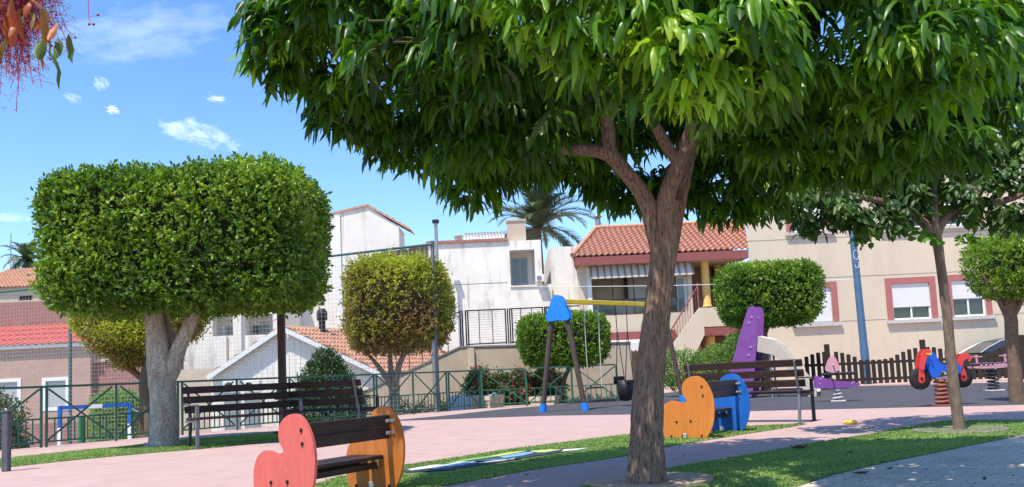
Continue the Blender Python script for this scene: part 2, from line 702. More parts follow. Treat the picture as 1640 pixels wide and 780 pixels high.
t1 = [(-90, 748), (10, 735), (130, 722.5), (240, 712.5), (330, 701), (420, 692.5), (500, 686), (505, 694), (450, 706.5), (350, 717), (250, 725), (130, 736), (0, 750), (-110, 764)]
t2 = [(430, 800), (540, 765), (655, 745), (740, 732), (810, 721), (1000, 697.5), (1110, 688.5), (1215, 683), (1292, 679.5), (1250, 687), (1180, 697.5), (1065, 716.5), (1000, 731), (850, 753), (700, 781), (560, 812), (380, 850)]
t3 = [(880, 792), (1000, 766), (1100, 745), (1190, 731), (1265, 717), (1340, 704.5), (1396, 696), (1450, 685), (1508, 676), (1570, 674.5), (1640, 674.5), (1780, 672), (1780, 676), (1640, 696.5), (1528, 719), (1396, 745.5), (1330, 762), (1278, 779), (1180, 812), (960, 870), (760, 850)]
for t in (t1, t2, t3):
    sheet('turf_backing', gp(t), 0.004, m_turf)

# grey block paving
m_pav = bpy.data.materials.new('grey_pavers')
m_pav.use_nodes = True
n, l = m_pav.node_tree.nodes, m_pav.node_tree.links
b = n['Principled BSDF']
b.inputs['Roughness'].default_value = .85
tcn = n.new('ShaderNodeTexCoord')
mp = n.new('ShaderNodeMapping')
mp.inputs['Rotation'].default_value = (0, 0, rad(38))
l.new(tcn.outputs['Object'], mp.inputs['Vector'])
br = n.new('ShaderNodeTexBrick')
br.inputs['Color1'].default_value = (.66, .58, .47, 1)
br.inputs['Color2'].default_value = (.58, .51, .41, 1)
br.inputs['Mortar'].default_value = (.27, .25, .24, 1)
br.inputs['Scale'].default_value = 1
br.inputs['Brick Width'].default_value = .2
br.inputs['Row Height'].default_value = .1
br.inputs['Mortar Size'].default_value = .004
l.new(mp.outputs[0], br.inputs['Vector'])
no = n.new('ShaderNodeTexNoise'); no.inputs['Scale'].default_value = 2.2; no.inputs['Detail'].default_value = 8
l.new(tcn.outputs['Object'], no.inputs['Vector'])
mx = n.new('ShaderNodeMixRGB'); mx.blend_type = 'MULTIPLY'; mx.inputs[0].default_value = .6
crp = n.new('ShaderNodeValToRGB')
crp.color_ramp.elements[0].position = .3; crp.color_ramp.elements[0].color = (.55, .55, .55, 1)
crp.color_ramp.elements[1].position = .7; crp.color_ramp.elements[1].color = (1, 1, 1, 1)
l.new(no.outputs[0], crp.inputs[0]); l.new(br.outputs['Color'], mx.inputs[1]); l.new(crp.outputs[0], mx.inputs[2])
l.new(mx.outputs[0], b.inputs['Base Color'])
bp = n.new('ShaderNodeBump'); bp.inputs['Strength'].default_value = .5; bp.inputs['Distance'].default_value = .006
bp.invert = True
l.new(br.outputs['Fac'], bp.inputs['Height']); l.new(bp.outputs[0], b.inputs['Normal'])
pv = [(1780, 678), (1640, 698), (1528, 720.5), (1396, 747), (1330, 763.5), (1278, 780.5), (1180, 814), (960, 872), (1400, 1300), (4200, 1300), (2600, 700)]
sheet('paving', gp(pv), 0.004, m_pav)


GAME = [(645, 756), (700, 746), (780, 731.5), (850, 722), (900, 720.5), (948, 719), (910, 726), (850, 736), (780, 748), (712, 759), (650, 762)]
# blades of the artificial turf
def blades(polys, dens_near, seed):
    rng = np.random.default_rng(seed)
    PP = []
    for poly in polys:
        q = np.array([(p.x, p.y) for p in gp(poly)])
        lo, hi = q.min(0), q.max(0)
        lo = np.maximum(lo, [-14, 2.5]); hi = np.minimum(hi, [14, 16])
        area = np.prod(hi - lo)
        n = int(area * dens_near)
        P = rng.uniform(lo, hi, (n, 2))
        ins = np.zeros(n, bool)
        j = len(q) - 1
        for i in range(len(q)):
            xi, yi = q[i]; xj, yj = q[j]
            c = ((yi > P[:, 1]) != (yj > P[:, 1])) & (P[:, 0] < (xj - xi) * (P[:, 1] - yi) / (yj - yi + 1e-12) + xi)
            ins ^= c
            j = i
        P = P[ins]
        gq = np.array([(p.x, p.y) for p in gp(GAME)])
        inside = np.zeros(len(P), bool)
        j = len(gq) - 1
        for i in range(len(gq)):
            xi, yi = gq[i]; xj, yj = gq[j]
            inside ^= ((yi > P[:, 1]) != (yj > P[:, 1])) & (P[:, 0] < (xj - xi) * (P[:, 1] - yi) / (yj - yi + 1e-12) + xi)
            j = i
        P = P[~inside]
        # only where the ground can be seen, thinner with distance
        vis = np.abs(P[:, 0] / P[:, 1]) < .68
        P = P[vis]
        P = P[rng.random(len(P)) < np.clip(7.5 / P[:, 1], .25, 1)]
        PP.append(P)
    P = np.vstack(PP)
    N = len(P)
    h = rng.uniform(.012, .024, N) * np.clip(P[:, 1] / 9, 1, 1.5)
    w = rng.uniform(.005, .009, N) * np.clip(P[:, 1] / 6, 1, 2)
    az = rng.uniform(0, 2 * PI, N)
    lean = rng.normal(0, .5, (N, 2)) * h[:, None]
    b0 = np.stack([P[:, 0] - np.cos(az) * w, P[:, 1] - np.sin(az) * w, np.full(N, .004)], 1)
    b1 = np.stack([P[:, 0] + np.cos(az) * w, P[:, 1] + np.sin(az) * w, np.full(N, .004)], 1)
    tp = np.stack([P[:, 0] + lean[:, 0], P[:, 1] + lean[:, 1], h], 1)
    Vt = np.stack([b0, b1, tp], 1).reshape(-1, 3)
    F = np.arange(N * 3).reshape(-1, 3)
    t = np.clip(.5 + .3 * lownoise(np.column_stack([P, np.zeros(N)]), seed, 1.6) + rng.normal(0, .15, N), 0, 1)
    return Vt, F, np.repeat(t, 3)


m_blade = leafmat('turf_blade', [(0, (.13, .20, .06)), (.5, (.21, .32, .09)), (1, (.31, .42, .14))], .55, .2, spec=.3)
Vt, F, t = blades([t1, t2, t3], 5200, 3)
tag(quads('artificial_turf', Vt, F, m_blade, None, t), 'green artificial grass strips edging the pink paving', 'grass', kind='stuff')

# coloured floor game painted between the pink paving and the turf
game = thing('floor_game', 'flat painted floor game in blue, green and white between pink paving and turf', 'floor game', G(800, 735))
m_gd = mat('paint_navy', (.03, .045, .07), .8, .2, 20)
cols = {'paint_white': (.62, .62, .58), 'paint_green': (.20, .38, .10), 'paint_blue': (.17, .34, .52), 'paint_lime': (.45, .55, .16)}
gl = G(800, 735)
def gpoly(pts, z, m, nm):
    mb = MB()
    q = [G(x, y) - gl for x, y in pts]
    mb.prism([(p.x, p.y) for p in q], (0, 0, z - .003), (1, 0, 0), (0, 1, 0), (0, 0, 1), .003)
    mb.build(nm, m, game)
gpoly([(645, 755.5), (700, 746), (780, 731.5), (850, 722), (900, 720.5), (948, 719), (910, 724), (850, 733), (780, 745), (712, 755), (650, 758.5)], .012, m_gd, 'painted_base')
for pts, c in (([(652, 754), (690, 747.5), (735, 742), (752, 741), (700, 750.5), (660, 755.5)], 'paint_white'),
               ([(690, 752), (735, 744), (790, 737.5), (822, 736.5), (770, 742.5), (720, 750), (700, 752.5)], 'paint_blue'),
               ([(700, 746.5), (745, 737.5), (780, 733), (795, 733.5), (740, 741), (712, 746.5)], 'paint_green'),
               ([(800, 733.5), (840, 726.5), (862, 725.5), (838, 731.5), (808, 735.8)], 'paint_blue'),
               ([(782, 733), (812, 727), (845, 723.5), (836, 726), (800, 732.5)], 'paint_lime'),
               ([(850, 724), (880, 721.8), (900, 722), (875, 726), (852, 727)], 'paint_lime'),
               ([(903, 721.8), (944, 719.3), (925, 722.5), (900, 725)], 'paint_white'),
               ([(755, 741.2), (800, 737.9), (826, 735.9), (822, 738), (770, 743.8)], 'paint_white')):
    gpoly(pts, .016, mat(c, cols[c], .8, .15, 20), 'painted_shape')

# ================================================================== BUILDINGS
def XZ(px, py, Y):
    p = V(px, py, Y)
    return p.x, p.z


def rect(x0, y0, x1, y1, Y):
    """picture box -> X0, X1, Z0, Z1 on the plane at depth Y"""
    cx, cy = (x0 + x1) / 2, (y0 + y1) / 2
    X0 = V(x0, cy, Y).x; X1 = V(x1, cy, Y).x
    Z1 = V(cx, y0, Y).z; Z0 = V(cx, y1, Y).z
    return X0, X1, Z0, Z1


def wall_block(mb, x0, x1, z0, z1, Y, depth, holes=(), rev=.2, skx=0.0):
    """box whose front face (plane Y) has real holes with reveals"""
    xs = sorted({x0, x1, *[h[0] for h in holes], *[h[1] for h in holes]})
    zs = sorted({z0, z1, *[h[2] for h in holes], *[h[3] for h in holes]})
    for i in range(len(xs) - 1):
        for j in range(len(zs) - 1):
            cx, cz = (xs[i] + xs[i + 1]) / 2, (zs[j] + zs[j + 1]) / 2
            if any(h[0] < cx < h[1] and h[2] < cz < h[3] for h in holes): continue
            mb.add([(xs[i], Y, zs[j]), (xs[i + 1], Y, zs[j]), (xs[i + 1], Y, zs[j + 1]), (xs[i], Y, zs[j + 1])], [(0, 1, 2, 3)])
    for h in holes:
        a, b_, c, d = h[:4]
        r = h[4] if len(h) > 4 else rev
        P = [(a, Y, c), (b_, Y, c), (b_, Y, d), (a, Y, d)]
        Q = [(p[0], Y + r, p[2]) for p in P]
        mb.add(P + Q, [(i, (i + 1) % 4, (i + 1) % 4 + 4, i + 4) for i in range(4)] + [(4, 5, 6, 7)])
    B = Y + depth
    s0 = x0 + skx
    mb.add([(x0, Y, z0), (s0, B, z0), (s0, B, z1), (x0, Y, z1)], [(0, 1, 2, 3)])
    mb.add([(x1, Y, z0), (x1, B, z0), (x1, B, z1), (x1, Y, z1)], [(0, 1, 2, 3)])
    mb.add([(s0, B, z0), (x1, B, z0), (x1, B, z1), (s0, B, z1)], [(0, 1, 2, 3)])
    mb.add([(x0, Y, z1), (x1, Y, z1), (x1, B, z1), (s0, B, z1)], [(0, 1, 2, 3)])
    return mb


def tiles(mb, a, b_, c, d, per=.24, row=.36, amp=.045, mi=0):
    """roof of barrel tiles over the patch a-b (eave) to d-c (ridge)"""
    a, b_, c, d = map(Vector, (a, b_, c, d))
    n_ = (b_ - a).cross(d - a).normalized()
    if n_.z < 0: n_ = -n_
    Lu = max((b_ - a).length, (c - d).length)
    Lv = ((d - a).length + (c - b_).length) / 2
    nu = int(Lu / per) * 6
    nv = max(2, int(Lv / row))
    # rows run parallel with the eave; columns keep their direction (cut at hips)
    vs, fs = [], []
    for j in range(nv):
        for e in (0, 1):
            t = (j + e) / nv
            P, Q = a.lerp(d, t), b_.lerp(c, t)
            for i in range(nu + 1):
                s_ = i / nu
                p = P.lerp(Q, s_)
                u = (p - a).dot((b_ - a).normalized())
                ph = 2 * PI * u / per
                w = max(math.cos(ph), -.55) * amp
                lift = amp * .8 * (1 - e) + random.uniform(0, .006)
                vs.append(p + n_ * (w + lift))
    R = nu + 1
    for j in range(nv):
        for i in range(nu):
            p = (2 * j) * R + i
            fs.append((p, p + 1, p + 1 + R, p + R))
        if j < nv - 1:
            for i in range(nu):
                p = (2 * j + 1) * R + i
                fs.append((p, p + 1, p + 1 + R, p + R))
    # the open ends of the first course
    for i in range(nu):
        k = len(vs)
        vs += [vs[i] - n_ * (amp * 1.2), vs[i + 1] - n_ * (amp * 1.2)]
        fs.append((i, i + 1, k + 1, k))
    return mb.add(vs, fs, mi=mi)


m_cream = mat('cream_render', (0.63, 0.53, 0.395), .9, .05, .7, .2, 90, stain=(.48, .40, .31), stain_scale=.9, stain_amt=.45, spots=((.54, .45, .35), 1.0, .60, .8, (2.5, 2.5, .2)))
m_white = mat('white_render', (0.76, 0.705, 0.64), .9, .05, .9, .2, 60, stain=(.46, .41, .36), stain_scale=.7, stain_amt=.6, spots=((.50, .40, .32), 1.2, .60, .8, (3, 3, .15)))
m_white2 = mat('old_white_render', (0.80, 0.755, 0.69), .9, .07, 1.2, .3, 50, stain=(.36, .33, .30), stain_scale=.9, stain_amt=.7, spots=((.40, .37, .34), 1.5, .58, .75, (3, 3, .25)))
m_wood = mat('white_boards', (0.78, 0.735, 0.665), .8, .05, 2)
m_shut = mat('white_shutter', (0.74, 0.74, 0.73), .6, .03, 2)
m_rose = mat('rose_trim', (0.40, 0.145, 0.13), .8, .1, 3)
m_maroon = mat('maroon_trim', (0.27, 0.085, 0.075), .75, .12, 3)
m_sill = mat('sill_stone', (0.50, 0.48, 0.46), .8, .08, 5)
m_dark = mat('dark_room', (0.018, 0.017, 0.018), .6, .2, 3)
m_glass = mat('window_glass', (0.03, 0.04, 0.045), .08, .2, 2, spec=.8)
m_terra = mat('terracotta_tile', (0.40, 0.185, 0.13), .85, .28, 7, .3, 60, stain=(.30, .15, .10), stain_scale=1.2, stain_amt=.8)
m_terra2 = mat('weathered_tile', (0.52, 0.27, 0.17), .9, .28, 5, .3, 60, stain=(.60, .47, .36), stain_scale=1.6, stain_amt=.9)
m_red = mat('red_sheet_roof', (0.50, 0.12, 0.10), .7, .12, 6)
m_brick = mat('pink_brick', (0.44, 0.285, 0.225), .9, .1, 2.5, .3, 40, stain=(.36, .22, .18), stain_scale=.7, stain_amt=.6)
m_brown = mat('red_brown_wall', (0.31, 0.15, 0.125), .9, .14, 3, .3, 40)
m_tan = mat('tan_wall', (0.52, 0.42, 0.32), .9, .08, 1.2, .2, 60, stain=(.36, .30, .24), stain_scale=.8, stain_amt=.7)
m_yel = mat('yellow_column', (0.72, 0.47, 0.14), .8, .07, 2)
m_black = mat('black_metal', (0.02, 0.02, 0.022), .5, .2, 8)
m_gmetal = mat('grey_metal', (0.30, 0.31, 0.32), .45, .12, 6, metal=.6)
m_brownm = mat('brown_metal', (0.085, 0.05, 0.038), .6, .15, 5)
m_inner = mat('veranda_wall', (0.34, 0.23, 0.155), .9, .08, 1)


def slab(nm, r, Y, th, m, par, bevel=0.0):
    x0, x1, z0, z1 = r
    return MB().box(((x0 + x1) / 2, Y + th / 2, (z0 + z1) / 2), (x1 - x0, th, z1 - z0)).build(nm, m, par, bevel)


def at_origin(nm, label, cat, group=None):
    return thing(nm, label, cat, (0, 0, 0), 0, group)


# ---- cream building, right
Yc = 35.0
cb = at_origin('cream_building', 'long cream rendered building with rose framed windows behind the picket fence', 'building')
wins = [((1268, 452, 1342, 520), .98), ((1419, 444, 1500, 514), .66), ((1515, 439, 1587, 509), .52), ((1662, 431, 1736, 502), .8)]
holes, wspec = [], []
dz_up = 3.7
for (bx, f) in wins:
    r = rect(*bx, Yc)
    t = .24
    inner = (r[0] + t, r[1] - t, r[2] + .06, r[3] - t)
    holes.append(inner + (.16,)); wspec.append((r, inner, f))
    up = (inner[0], inner[1], inner[2] + dz_up, inner[3] + dz_up)
    holes.append(up + (.16,)); wspec.append(((r[0], r[1], r[2] + dz_up, r[3] + dz_up), up, .75))
x0 = V(1204, 480, Yc).x
x1 = V(1830, 480, Yc).x
mb = MB()
wall_block(mb, x0, x1, -.2, 9.6, Yc, 9, holes, skx=2.7)
mb.build('wall', m_cream, cb)
for (r, i_, f) in wspec:
    t = .24
    w = MB()
    w.box(((r[0] + i_[0]) / 2, Yc - .012, (i_[2] + r[3]) / 2), (t, .03, r[3] - i_[2]))
    w.box(((r[1] + i_[1]) / 2, Yc - .012, (i_[2] + r[3]) / 2), (t, .03, r[3] - i_[2]))
    w.box(((i_[0] + i_[1]) / 2, Yc - .012, (i_[3] + r[3]) / 2), (i_[1] - i_[0], .03, r[3] - i_[3]))
    win = w.build('window_surround', m_rose, cb)
    MB().box(((r[0] + r[1]) / 2, Yc - .06, i_[2] - .07), (r[1] - r[0] + .12, .16, .13)).build('sill', m_sill, win)
    f0 = MB()
    wx, wz = i_[1] - i_[0], i_[3] - i_[2]
    Yf = Yc + .10
    cx = (i_[0] + i_[1]) / 2
    for xx in (i_[0] + .035, i_[1] - .035, cx):
        f0.box((xx, Yf, i_[2] + wz / 2), (.07, .05, wz), bev=.008)
    for zz in (i_[2] + .035, i_[3] - .035):
        f0.box((cx, Yf + .001, zz), (wx, .048, .07), bev=.008)
    f0.build('frame', m_shut, win)
    MB().box((cx, Yc + .135, i_[2] + wz / 2), (wx, .012, wz)).build('pane', m_glass, win)
    sh = MB()
    zt = i_[3] - .01
    zb = i_[3] - wz * f
    k = int((zt - zb) / .055)
    for q in range(k):
        sh.box((cx, Yc + .05 + .0, zt - (q + .5) * .055), (wx - .02, .018, .050), bev=.006)
    sh.box((cx, Yc + .064, (zt + zb) / 2), (wx - .03, .006, zt - zb))
    sh.build('shutter', m_shut, win)
j = MB()
for py in (377, 441, 512):
    z = V(1400, py, Yc).z
    segs = [(x0, x1)]
    for h in [q[0] for q in wspec]:
        if h[2] - .2 < z < h[3] + .02:
            ns = []
            for (a, b_) in segs:
                if h[0] > a and h[1] < b_: ns += [(a, h[0] - .07), (h[1] + .07, b_)]
                else: ns.append((a, b_))
            segs = ns
    for a, b_ in segs:
        j.box(((a + b_) / 2, Yc - .004, z), (b_ - a, .008, .022))
j.build('joint_line', mat('joint_grey', (.33, .29, .25), .9), cb)
MB().prism([(x0 - .1, Yc - .2), (x1 + .1, Yc - .2), (x1 + .1, Yc + 9.1), (x0 + 2.7, Yc + 9.1)], (0, 0, 9.603), (1, 0, 0), (0, 1, 0), (0, 0, 1), .16).build('roof', m_sill, cb)

# ---- house with the terracotta roof
Yh = 35.5
hb = at_origin('terracotta_house', 'two storey cream house with terracotta tiled roof, veranda and outside stair', 'house')
zg = -.2
xl = V(926, 480, Yh).x
xm = V(1110, 480, Yh).x
xr = x0 - .004
ze = V(1060, 412, Yh).z
r = rect(946, 424, 1102, 503, Yh)
mb = MB()
low_r = rect(972, 556, 1068, 628, Yh)
wall_block(mb, xl, xm, zg, ze, Yh, 7, [(r[0], r[1], r[2], r[3], 1.7), (low_r[0], low_r[1], zg + .02, low_r[3], 1.5)], skx=.75)
mb.build('wall', m_cream, hb)
# recessed right bay
mb = MB()
z1r = V(1150, 490, Yh).z
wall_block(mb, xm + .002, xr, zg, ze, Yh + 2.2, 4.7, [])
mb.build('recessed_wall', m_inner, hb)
sl_ = rect(1122, 491, 1204, 522, Yh)
mb = MB()
mb.box(((sl_[0] + xr) / 2, Yh + .08, (sl_[2] + sl_[3]) / 2), (xr - sl_[0], .16, sl_[3] - sl_[2]))
mb.build('balcony_parapet', m_cream, hb)
b2 = rect(1122, 523, 1204, 536, Yh)
MB().box(((b2[0] + xr) / 2, Yh + 1.1, (b2[2] + b2[3]) / 2 - .01), (xr - b2[0] + .04, 2.18, b2[3] - b2[2])).build('balcony_slab', m_maroon, hb)
for (a, y0, y1, yy, nm) in ((1131, 413, 491, .08, 'column'), (1152, 419, 492, 1.5, 'column')):
    zt, zb = ze, V(a, y1, Yh + yy).z
    X = V(a, 450, Yh + yy).x
    MB().lathe([(.21, zb), (.17, zb + .1), (.17, zt - .22), (.22, zt - .16), (.22, zt)], (X, Yh + yy + .1, 0), 16).build(nm, m_yel, hb)
X = V(1139, 545, Yh + .3).x
MB().lathe([(.2, zg), (.2, b2[2] - .02)], (X, Yh + .5, 0), 16).build('column', m_yel, hb)
# doors and windows of the recess
for bx, m_, nm in (((1142, 430, 1162, 489), m_brownm, 'door'), ((1178, 434, 1200, 476), m_glass, 'window')):
    q = rect(*bx, Yh + 2.2)
    slab(nm, q, Yh + 2.14, .055, m_, hb)
# inside the veranda
q = rect(1004, 444, 1040, 478, Yh + 1.6)
slab('inner_shutter', (q[0], q[1], q[2], q[3]), Yh + 1.6, .06, m_shut, hb)
q = rect(1000, 440, 1006, 500, Yh + 1.55)
slab('inner_post', q, Yh + 1.5, .09, m_brownm, hb)
dr = rect(1083, 438, 1101, 505, Yh + .25)
d_ = slab('door_frame', dr, Yh + .25, .07, m_shut, hb)
q = rect(1086, 446, 1096, 503, Yh + .24)
slab('door_pane', q, Yh + .236, .012, mat('green_glass', (.12, .17, .17), .15, .1, 2, spec=.7), d_)
q = rect(941, 428, 948, 504, Yh)
slab('window_post', q, Yh - .03, .1, m_shut, hb)
# glass in the veranda front
fr = MB()
gx0, gx1, gz0, gz1 = rect(948, 446, 1084, 503, Yh)
for i in range(5):
    xx = gx0 + (gx1 - gx0) * i / 4
    fr.box((xx, Yh + .06, (gz0 + gz1) / 2), (.045, .05, gz1 - gz0))
fr.box(((gx0 + gx1) / 2, Yh + .061, gz0 + .03), (gx1 - gx0, .052, .06))
fr.box(((gx0 + gx1) / 2, Yh + .061, gz0 + .62), (gx1 - gx0, .052, .04))
fr.build('veranda_frame', m_brownm, hb)
MB().box(((gx0 + gx1) / 2, Yh + .085, gz0 + .33), (gx1 - gx0, .01, .58)).build('veranda_glass', m_glass, hb)
# rolled striped awning
aw = rect(944, 428, 1050, 447, Yh - .2)
mbw, mbd = MB(), MB()
k = 46
xa0, xa1 = V(944, 440, Yh).x, V(1109, 432, Yh).x
for i in range(k):
    xa = xa0 + (xa1 - xa0) * (i + .5) / k
    w = (xa1 - xa0) / k
    za, zb = gz1 + .62, gz1 + .02
    (mbw if i % 3 else mbd).prism([(0, za), (-.34, zb + .1), (-.34, zb), (-.31, zb), (-.31, zb + .12), (.03, za)], (xa - w / 2, Yh - .005, 0), (0, 1, 0), (0, 0, 1), (1, 0, 0), w * .98)
ao = mbw.build('awning', mat('awning_cloth', (.60, .56, .50), .85, .1, 6), hb)
mbd.build('awning_stripe', mat('awning_brown', (.34, .23, .16), .85, .1, 6), ao)
# lower maroon band and scalloped awning
q = rect(968, 531, 1070, 549, Yh)
slab('floor_band', (xl + .9, q[1] + .3, q[2], q[3]), Yh - .14, .137, m_maroon, hb)
mb = MB()
ax0, ax1, az0, az1 = rect(966, 549, 1068, 560, Yh - .6)
n_s = 16
poly = [(0, .28), (ax1 - ax0, .28)]
for i in range(n_s, 0, -1):
    for a_ in range(5):
        t_ = (i - a_ / 5) / n_s
        poly.append((t_ * (ax1 - ax0), -.07 * math.sin(PI * a_ / 5)))
poly.append((0, 0))
mb.prism(poly, (ax0, Yh - .72, az0), (1, 0, 0), (0, 0, 1), (0, 1, 0), .02)
mb.prism([(0, 0), (.56, .16), (.56, .18), (0, .02)], (ax0, Yh - .70, az1 - .04), (0, 1, 0), (0, 0, 1), (1, 0, 0), ax1 - ax0)
mb.build('scalloped_awning', mat('awning_white', (.70, .68, .64), .8, .06, 6), hb)
# fascia and roof
ov = .55
zf = V(1060, 404, Yh - ov).z
E0 = Vector((V(917, 412, Yh - ov).x, Yh - ov, zf))
E1 = Vector((xr + .0, Yh - ov, zf))
zr = zf + 1.72
R0 = Vector((V(955, 372, Yh + 3.4).x, Yh + 3.4, zr))
R1 = Vector((xr + 1.0, Yh + 3.4, zr))
mb = MB()
mb.box(((E0.x + E1.x) / 2 + .04, Yh - ov + .1, zf - .22), (E1.x - E0.x - .1, .16, .34))
mb.bar((E0.x + .14, Yh - ov + .2, zf - .22), (E0.x + 1.09, Yh + 7.2, zf - .22), .16, .34)
mb.build('fascia', m_maroon, hb)
MB().prism([(E0.x + .2, Yh - .2), (E1.x, Yh - .2), (E1.x, Yh + 7), (E0.x + 1.1, Yh + 7)], (0, 0, zf - .37), (1, 0, 0), (0, 1, 0), (0, 0, 1), .1).build('soffit', m_cream, hb)
mb = MB()
tiles(mb, E0, E1, R1, R0)
Bk = Vector((E0.x + .95, Yh + 7.4, zf)); Bk1 = Vector((E1.x + 1.0, Yh + 7.4, zf))
tiles(mb, Bk, E0, R0, R0 + Vector((0, .01, 0)))
tiles(mb, Bk1, Bk, R0, R1)
rf = mb.build('roof', m_terra, hb)
mb = MB()
for i in range(14):
    for A, B_ in ((E0, R0), (R0, R1)):
        p = A.lerp(B_, i / 14) + Vector((0, 0, .05)); q_ = A.lerp(B_, (i + 1.06) / 14) + Vector((0, 0, .07))
        mb.tube([p, q_], [.11, .085], 8)
mb.build('ridge_tiles', m_terra2, rf)
mb = MB()
vx = V(958, 366, Yh + 3.6)
mb.tube([(vx.x, vx.y, zr - .2), (vx.x, vx.y, zr + .5)], .13, 10)
mb.lathe([(.05, zr + .5), (.2, zr + .55), (.2, zr + .6), (.03, zr + .75)], (vx.x, vx.y, 0), 10)
mb.build('vent_pipe', m_gmetal, rf)
mb = MB()
vx = V(1030, 366, Yh + 3.9)
mb.tube([(vx.x, vx.y, zr - .3), (vx.x, vx.y, zr + 1.3)], .02, 6)
for q in range(5):
    mb.tube([(vx.x - .3 + q * .12, vx.y - .3, zr + 1.0), (vx.x - .3 + q * .12, vx.y + .3, zr + 1.0)], .01, 4)
mb.tube([(vx.x - .35, vx.y, zr + 1.0), (vx.x + .35, vx.y, zr + 1.0)], .012, 4)
mb.build('antenna', m_gmetal, rf)
# outside stair
mb = MB()
sa = V(1070, 575, Yh - .9); sb = V(1120, 493, Yh - .9)
low = V(1108, 575, Yh - .9); lo2 = V(1127, 536, Yh - .9)
pz = [(sa.x - .25, zg), (sa.x - .25, sa.z), (sb.x, sb.z), (sb.x + .14, sb.z), (sb.x + .14, lo2.z), (low.x - .1, low.z - .25), (low.x - .6, zg)]
mb.prism(pz, (0, Yh - .9, 0), (1, 0, 0), (0, 0, 1), (0, 1, 0), .16)
mb.build('stair_wall', m_cream, hb)
mb = MB()
ns = 14
for i in range(ns):
    t_ = i / ns
    X = sa.x - .25 + (sb.x - sa.x + .25) * (i + .5) / ns
    Z = sa.z + (sb.z - sa.z) * (i + 1) / ns - .8
    mb.box((X, Yh - .37, Z / 2 + zg / 2), ((sb.x - sa.x + .25) / ns + .004, .72, max(.1, Z - zg)))
mb.build('stair_steps', mat('stair_tile', (.42, .17, .11), .8, .15, 6), hb)
mb = MB()
u = (sb - sa)
for i in range(13):
    p = sa.lerp(sb, i / 12)
    mb.tube([(p.x, Yh - .82, p.z - .02), (p.x, Yh - .82, p.z + .85)], .012, 5)
mb.tube([(sa.x, Yh - .82, sa.z + .85), (sb.x, Yh - .82, sb.z + .85)], .03, 6)
mb.tube([(sb.x, Yh - .82, sb.z - .02), (sb.x, Yh - .82, sb.z + 1.0)], .04, 6)
pb = V(1200, 490, Yh)
for i in range(8):
    xx = sb.x + .3 + i * .25
    mb.tube([(xx, Yh + .07, sl_[3] - .01), (xx, Yh + .07, sl_[3] + .42)], .012, 5)
mb.tube([(sb.x + .1, Yh + .07, sl_[3] + .42), (sb.x + 2.1, Yh + .07, sl_[3] + .42)], .02, 5)
mb.build('stair_railing', m_maroon, hb)

# ---- old white flat roofed building
Yw = 41.0
ww = at_origin('old_white_building', 'weathered white flat roofed building with tile coping, balustrade and square chimney', 'building')
a0 = V(690, 500, Yw).x; a1 = V(815, 500, Yw).x
ztop = V(760, 388, Yw).z
mb = MB()
wall_block(mb, a0, a1, LOW, ztop, Yw, 8)
b0, b1, b2_, b3 = rect(817, 400, 857, 457, Yw)
a2 = V(868, 430, Yw).x
zt2 = V(840, 385, Yw).z
wall_block(mb, a1 + .003, a2, LOW, zt2, Yw, 8, [(b0, b1, b2_, b3, 1.1)])
a3 = V(882, 430, Yw).x; a4 = V(930, 430, Yw).x
zl = V(875, 455, Yw).z
wall_block(mb, a2 + .003, a3, LOW, zl, Yw + .01, 8)
zt3 = V(905, 392, Yw).z
wall_block(mb, a3 + .003, a4, LOW, zt3, Yw + .6, 8)
mb.build('wall', m_white2, ww)
MB().box(((a0 + a1) / 2, Yw + .15, ztop + .06), (a1 - a0 + .2, .5, .14)).build('tile_coping', mat('coping_tile', (.36, .17, .12), .85, .3, 9, .4, 60), ww)
mb = MB()
xb0, xb1 = V(745, 380, Yw).x, a1 - .1
zb = ztop + .13
for i in range(13):
    xx = xb0 + (xb1 - xb0) * i / 12
    mb.lathe([(.09, zb), (.09, zb + .04), (.05, zb + .07), (.08, zb + .17), (.04, zb + .28), (.08, zb + .33), (.08, zb + .36)], (xx, Yw + .2, 0), 8)
mb.build('balustrade', m_white, ww)
q = rect(812, 354, 842, 388, Yw + .5)
mb = MB()
mb.box(((q[0] + q[1]) / 2, Yw + .9, (zt2 + q[3]) / 2), (q[1] - q[0], .85, q[3] - zt2 - .01))
mb.box(((q[0] + q[1]) / 2, Yw + .9, q[3] + .03), (q[1] - q[0] + .1, .95, .08))
mb.build('chimney', m_tan, ww)
q = rect(726, 373, 742, 386, Yw + .8)
mb = MB()
mb.lathe([(.16, ztop), (.2, ztop + .15), (.2, ztop + .42), (.24, ztop + .45), (.24, ztop + .5)], ((q[0] + q[1]) / 2, Yw + 1, 0), 12)
mb.build('flue_pot', m_tan, ww)
q = rect(821, 413, 845, 456, Yw + 1.05)
w_ = slab('window', q, Yw + 1.02, .07, m_gmetal, ww)
cx = (q[0] + q[1]) / 2
for sgn in (-1, 1):
    MB().box((cx + sgn * (q[1] - q[0]) * .235, Yw + 1.01, (q[2] + q[3]) / 2), ((q[1] - q[0]) * .4, .012, (q[3] - q[2]) * .88)).build('pane', mat('grey_glass', (.16, .19, .19), .2, .15, 2, spec=.6), w_)
slab('window_ledge', (b0 - .05, b1 + .05, b2_ - .07, b2_), Yw - .06, .4, m_white, ww)
q = rect(858, 441, 872, 452, Yw)
ac = MB().box(((q[0] + q[1]) / 2, Yw - .18, (q[2] + q[3]) / 2), (q[1] - q[0], .35, q[3] - q[2]), bev=.02).build('air_conditioner', m_shut, ww)
MB().lathe([(.12, 0), (.12, .01)], ((q[0] + q[1]) / 2 - .05, Yw - .365, (q[2] + q[3]) / 2), 12, axis='Y').build('fan_grille', m_gmetal, ac)
j = MB()
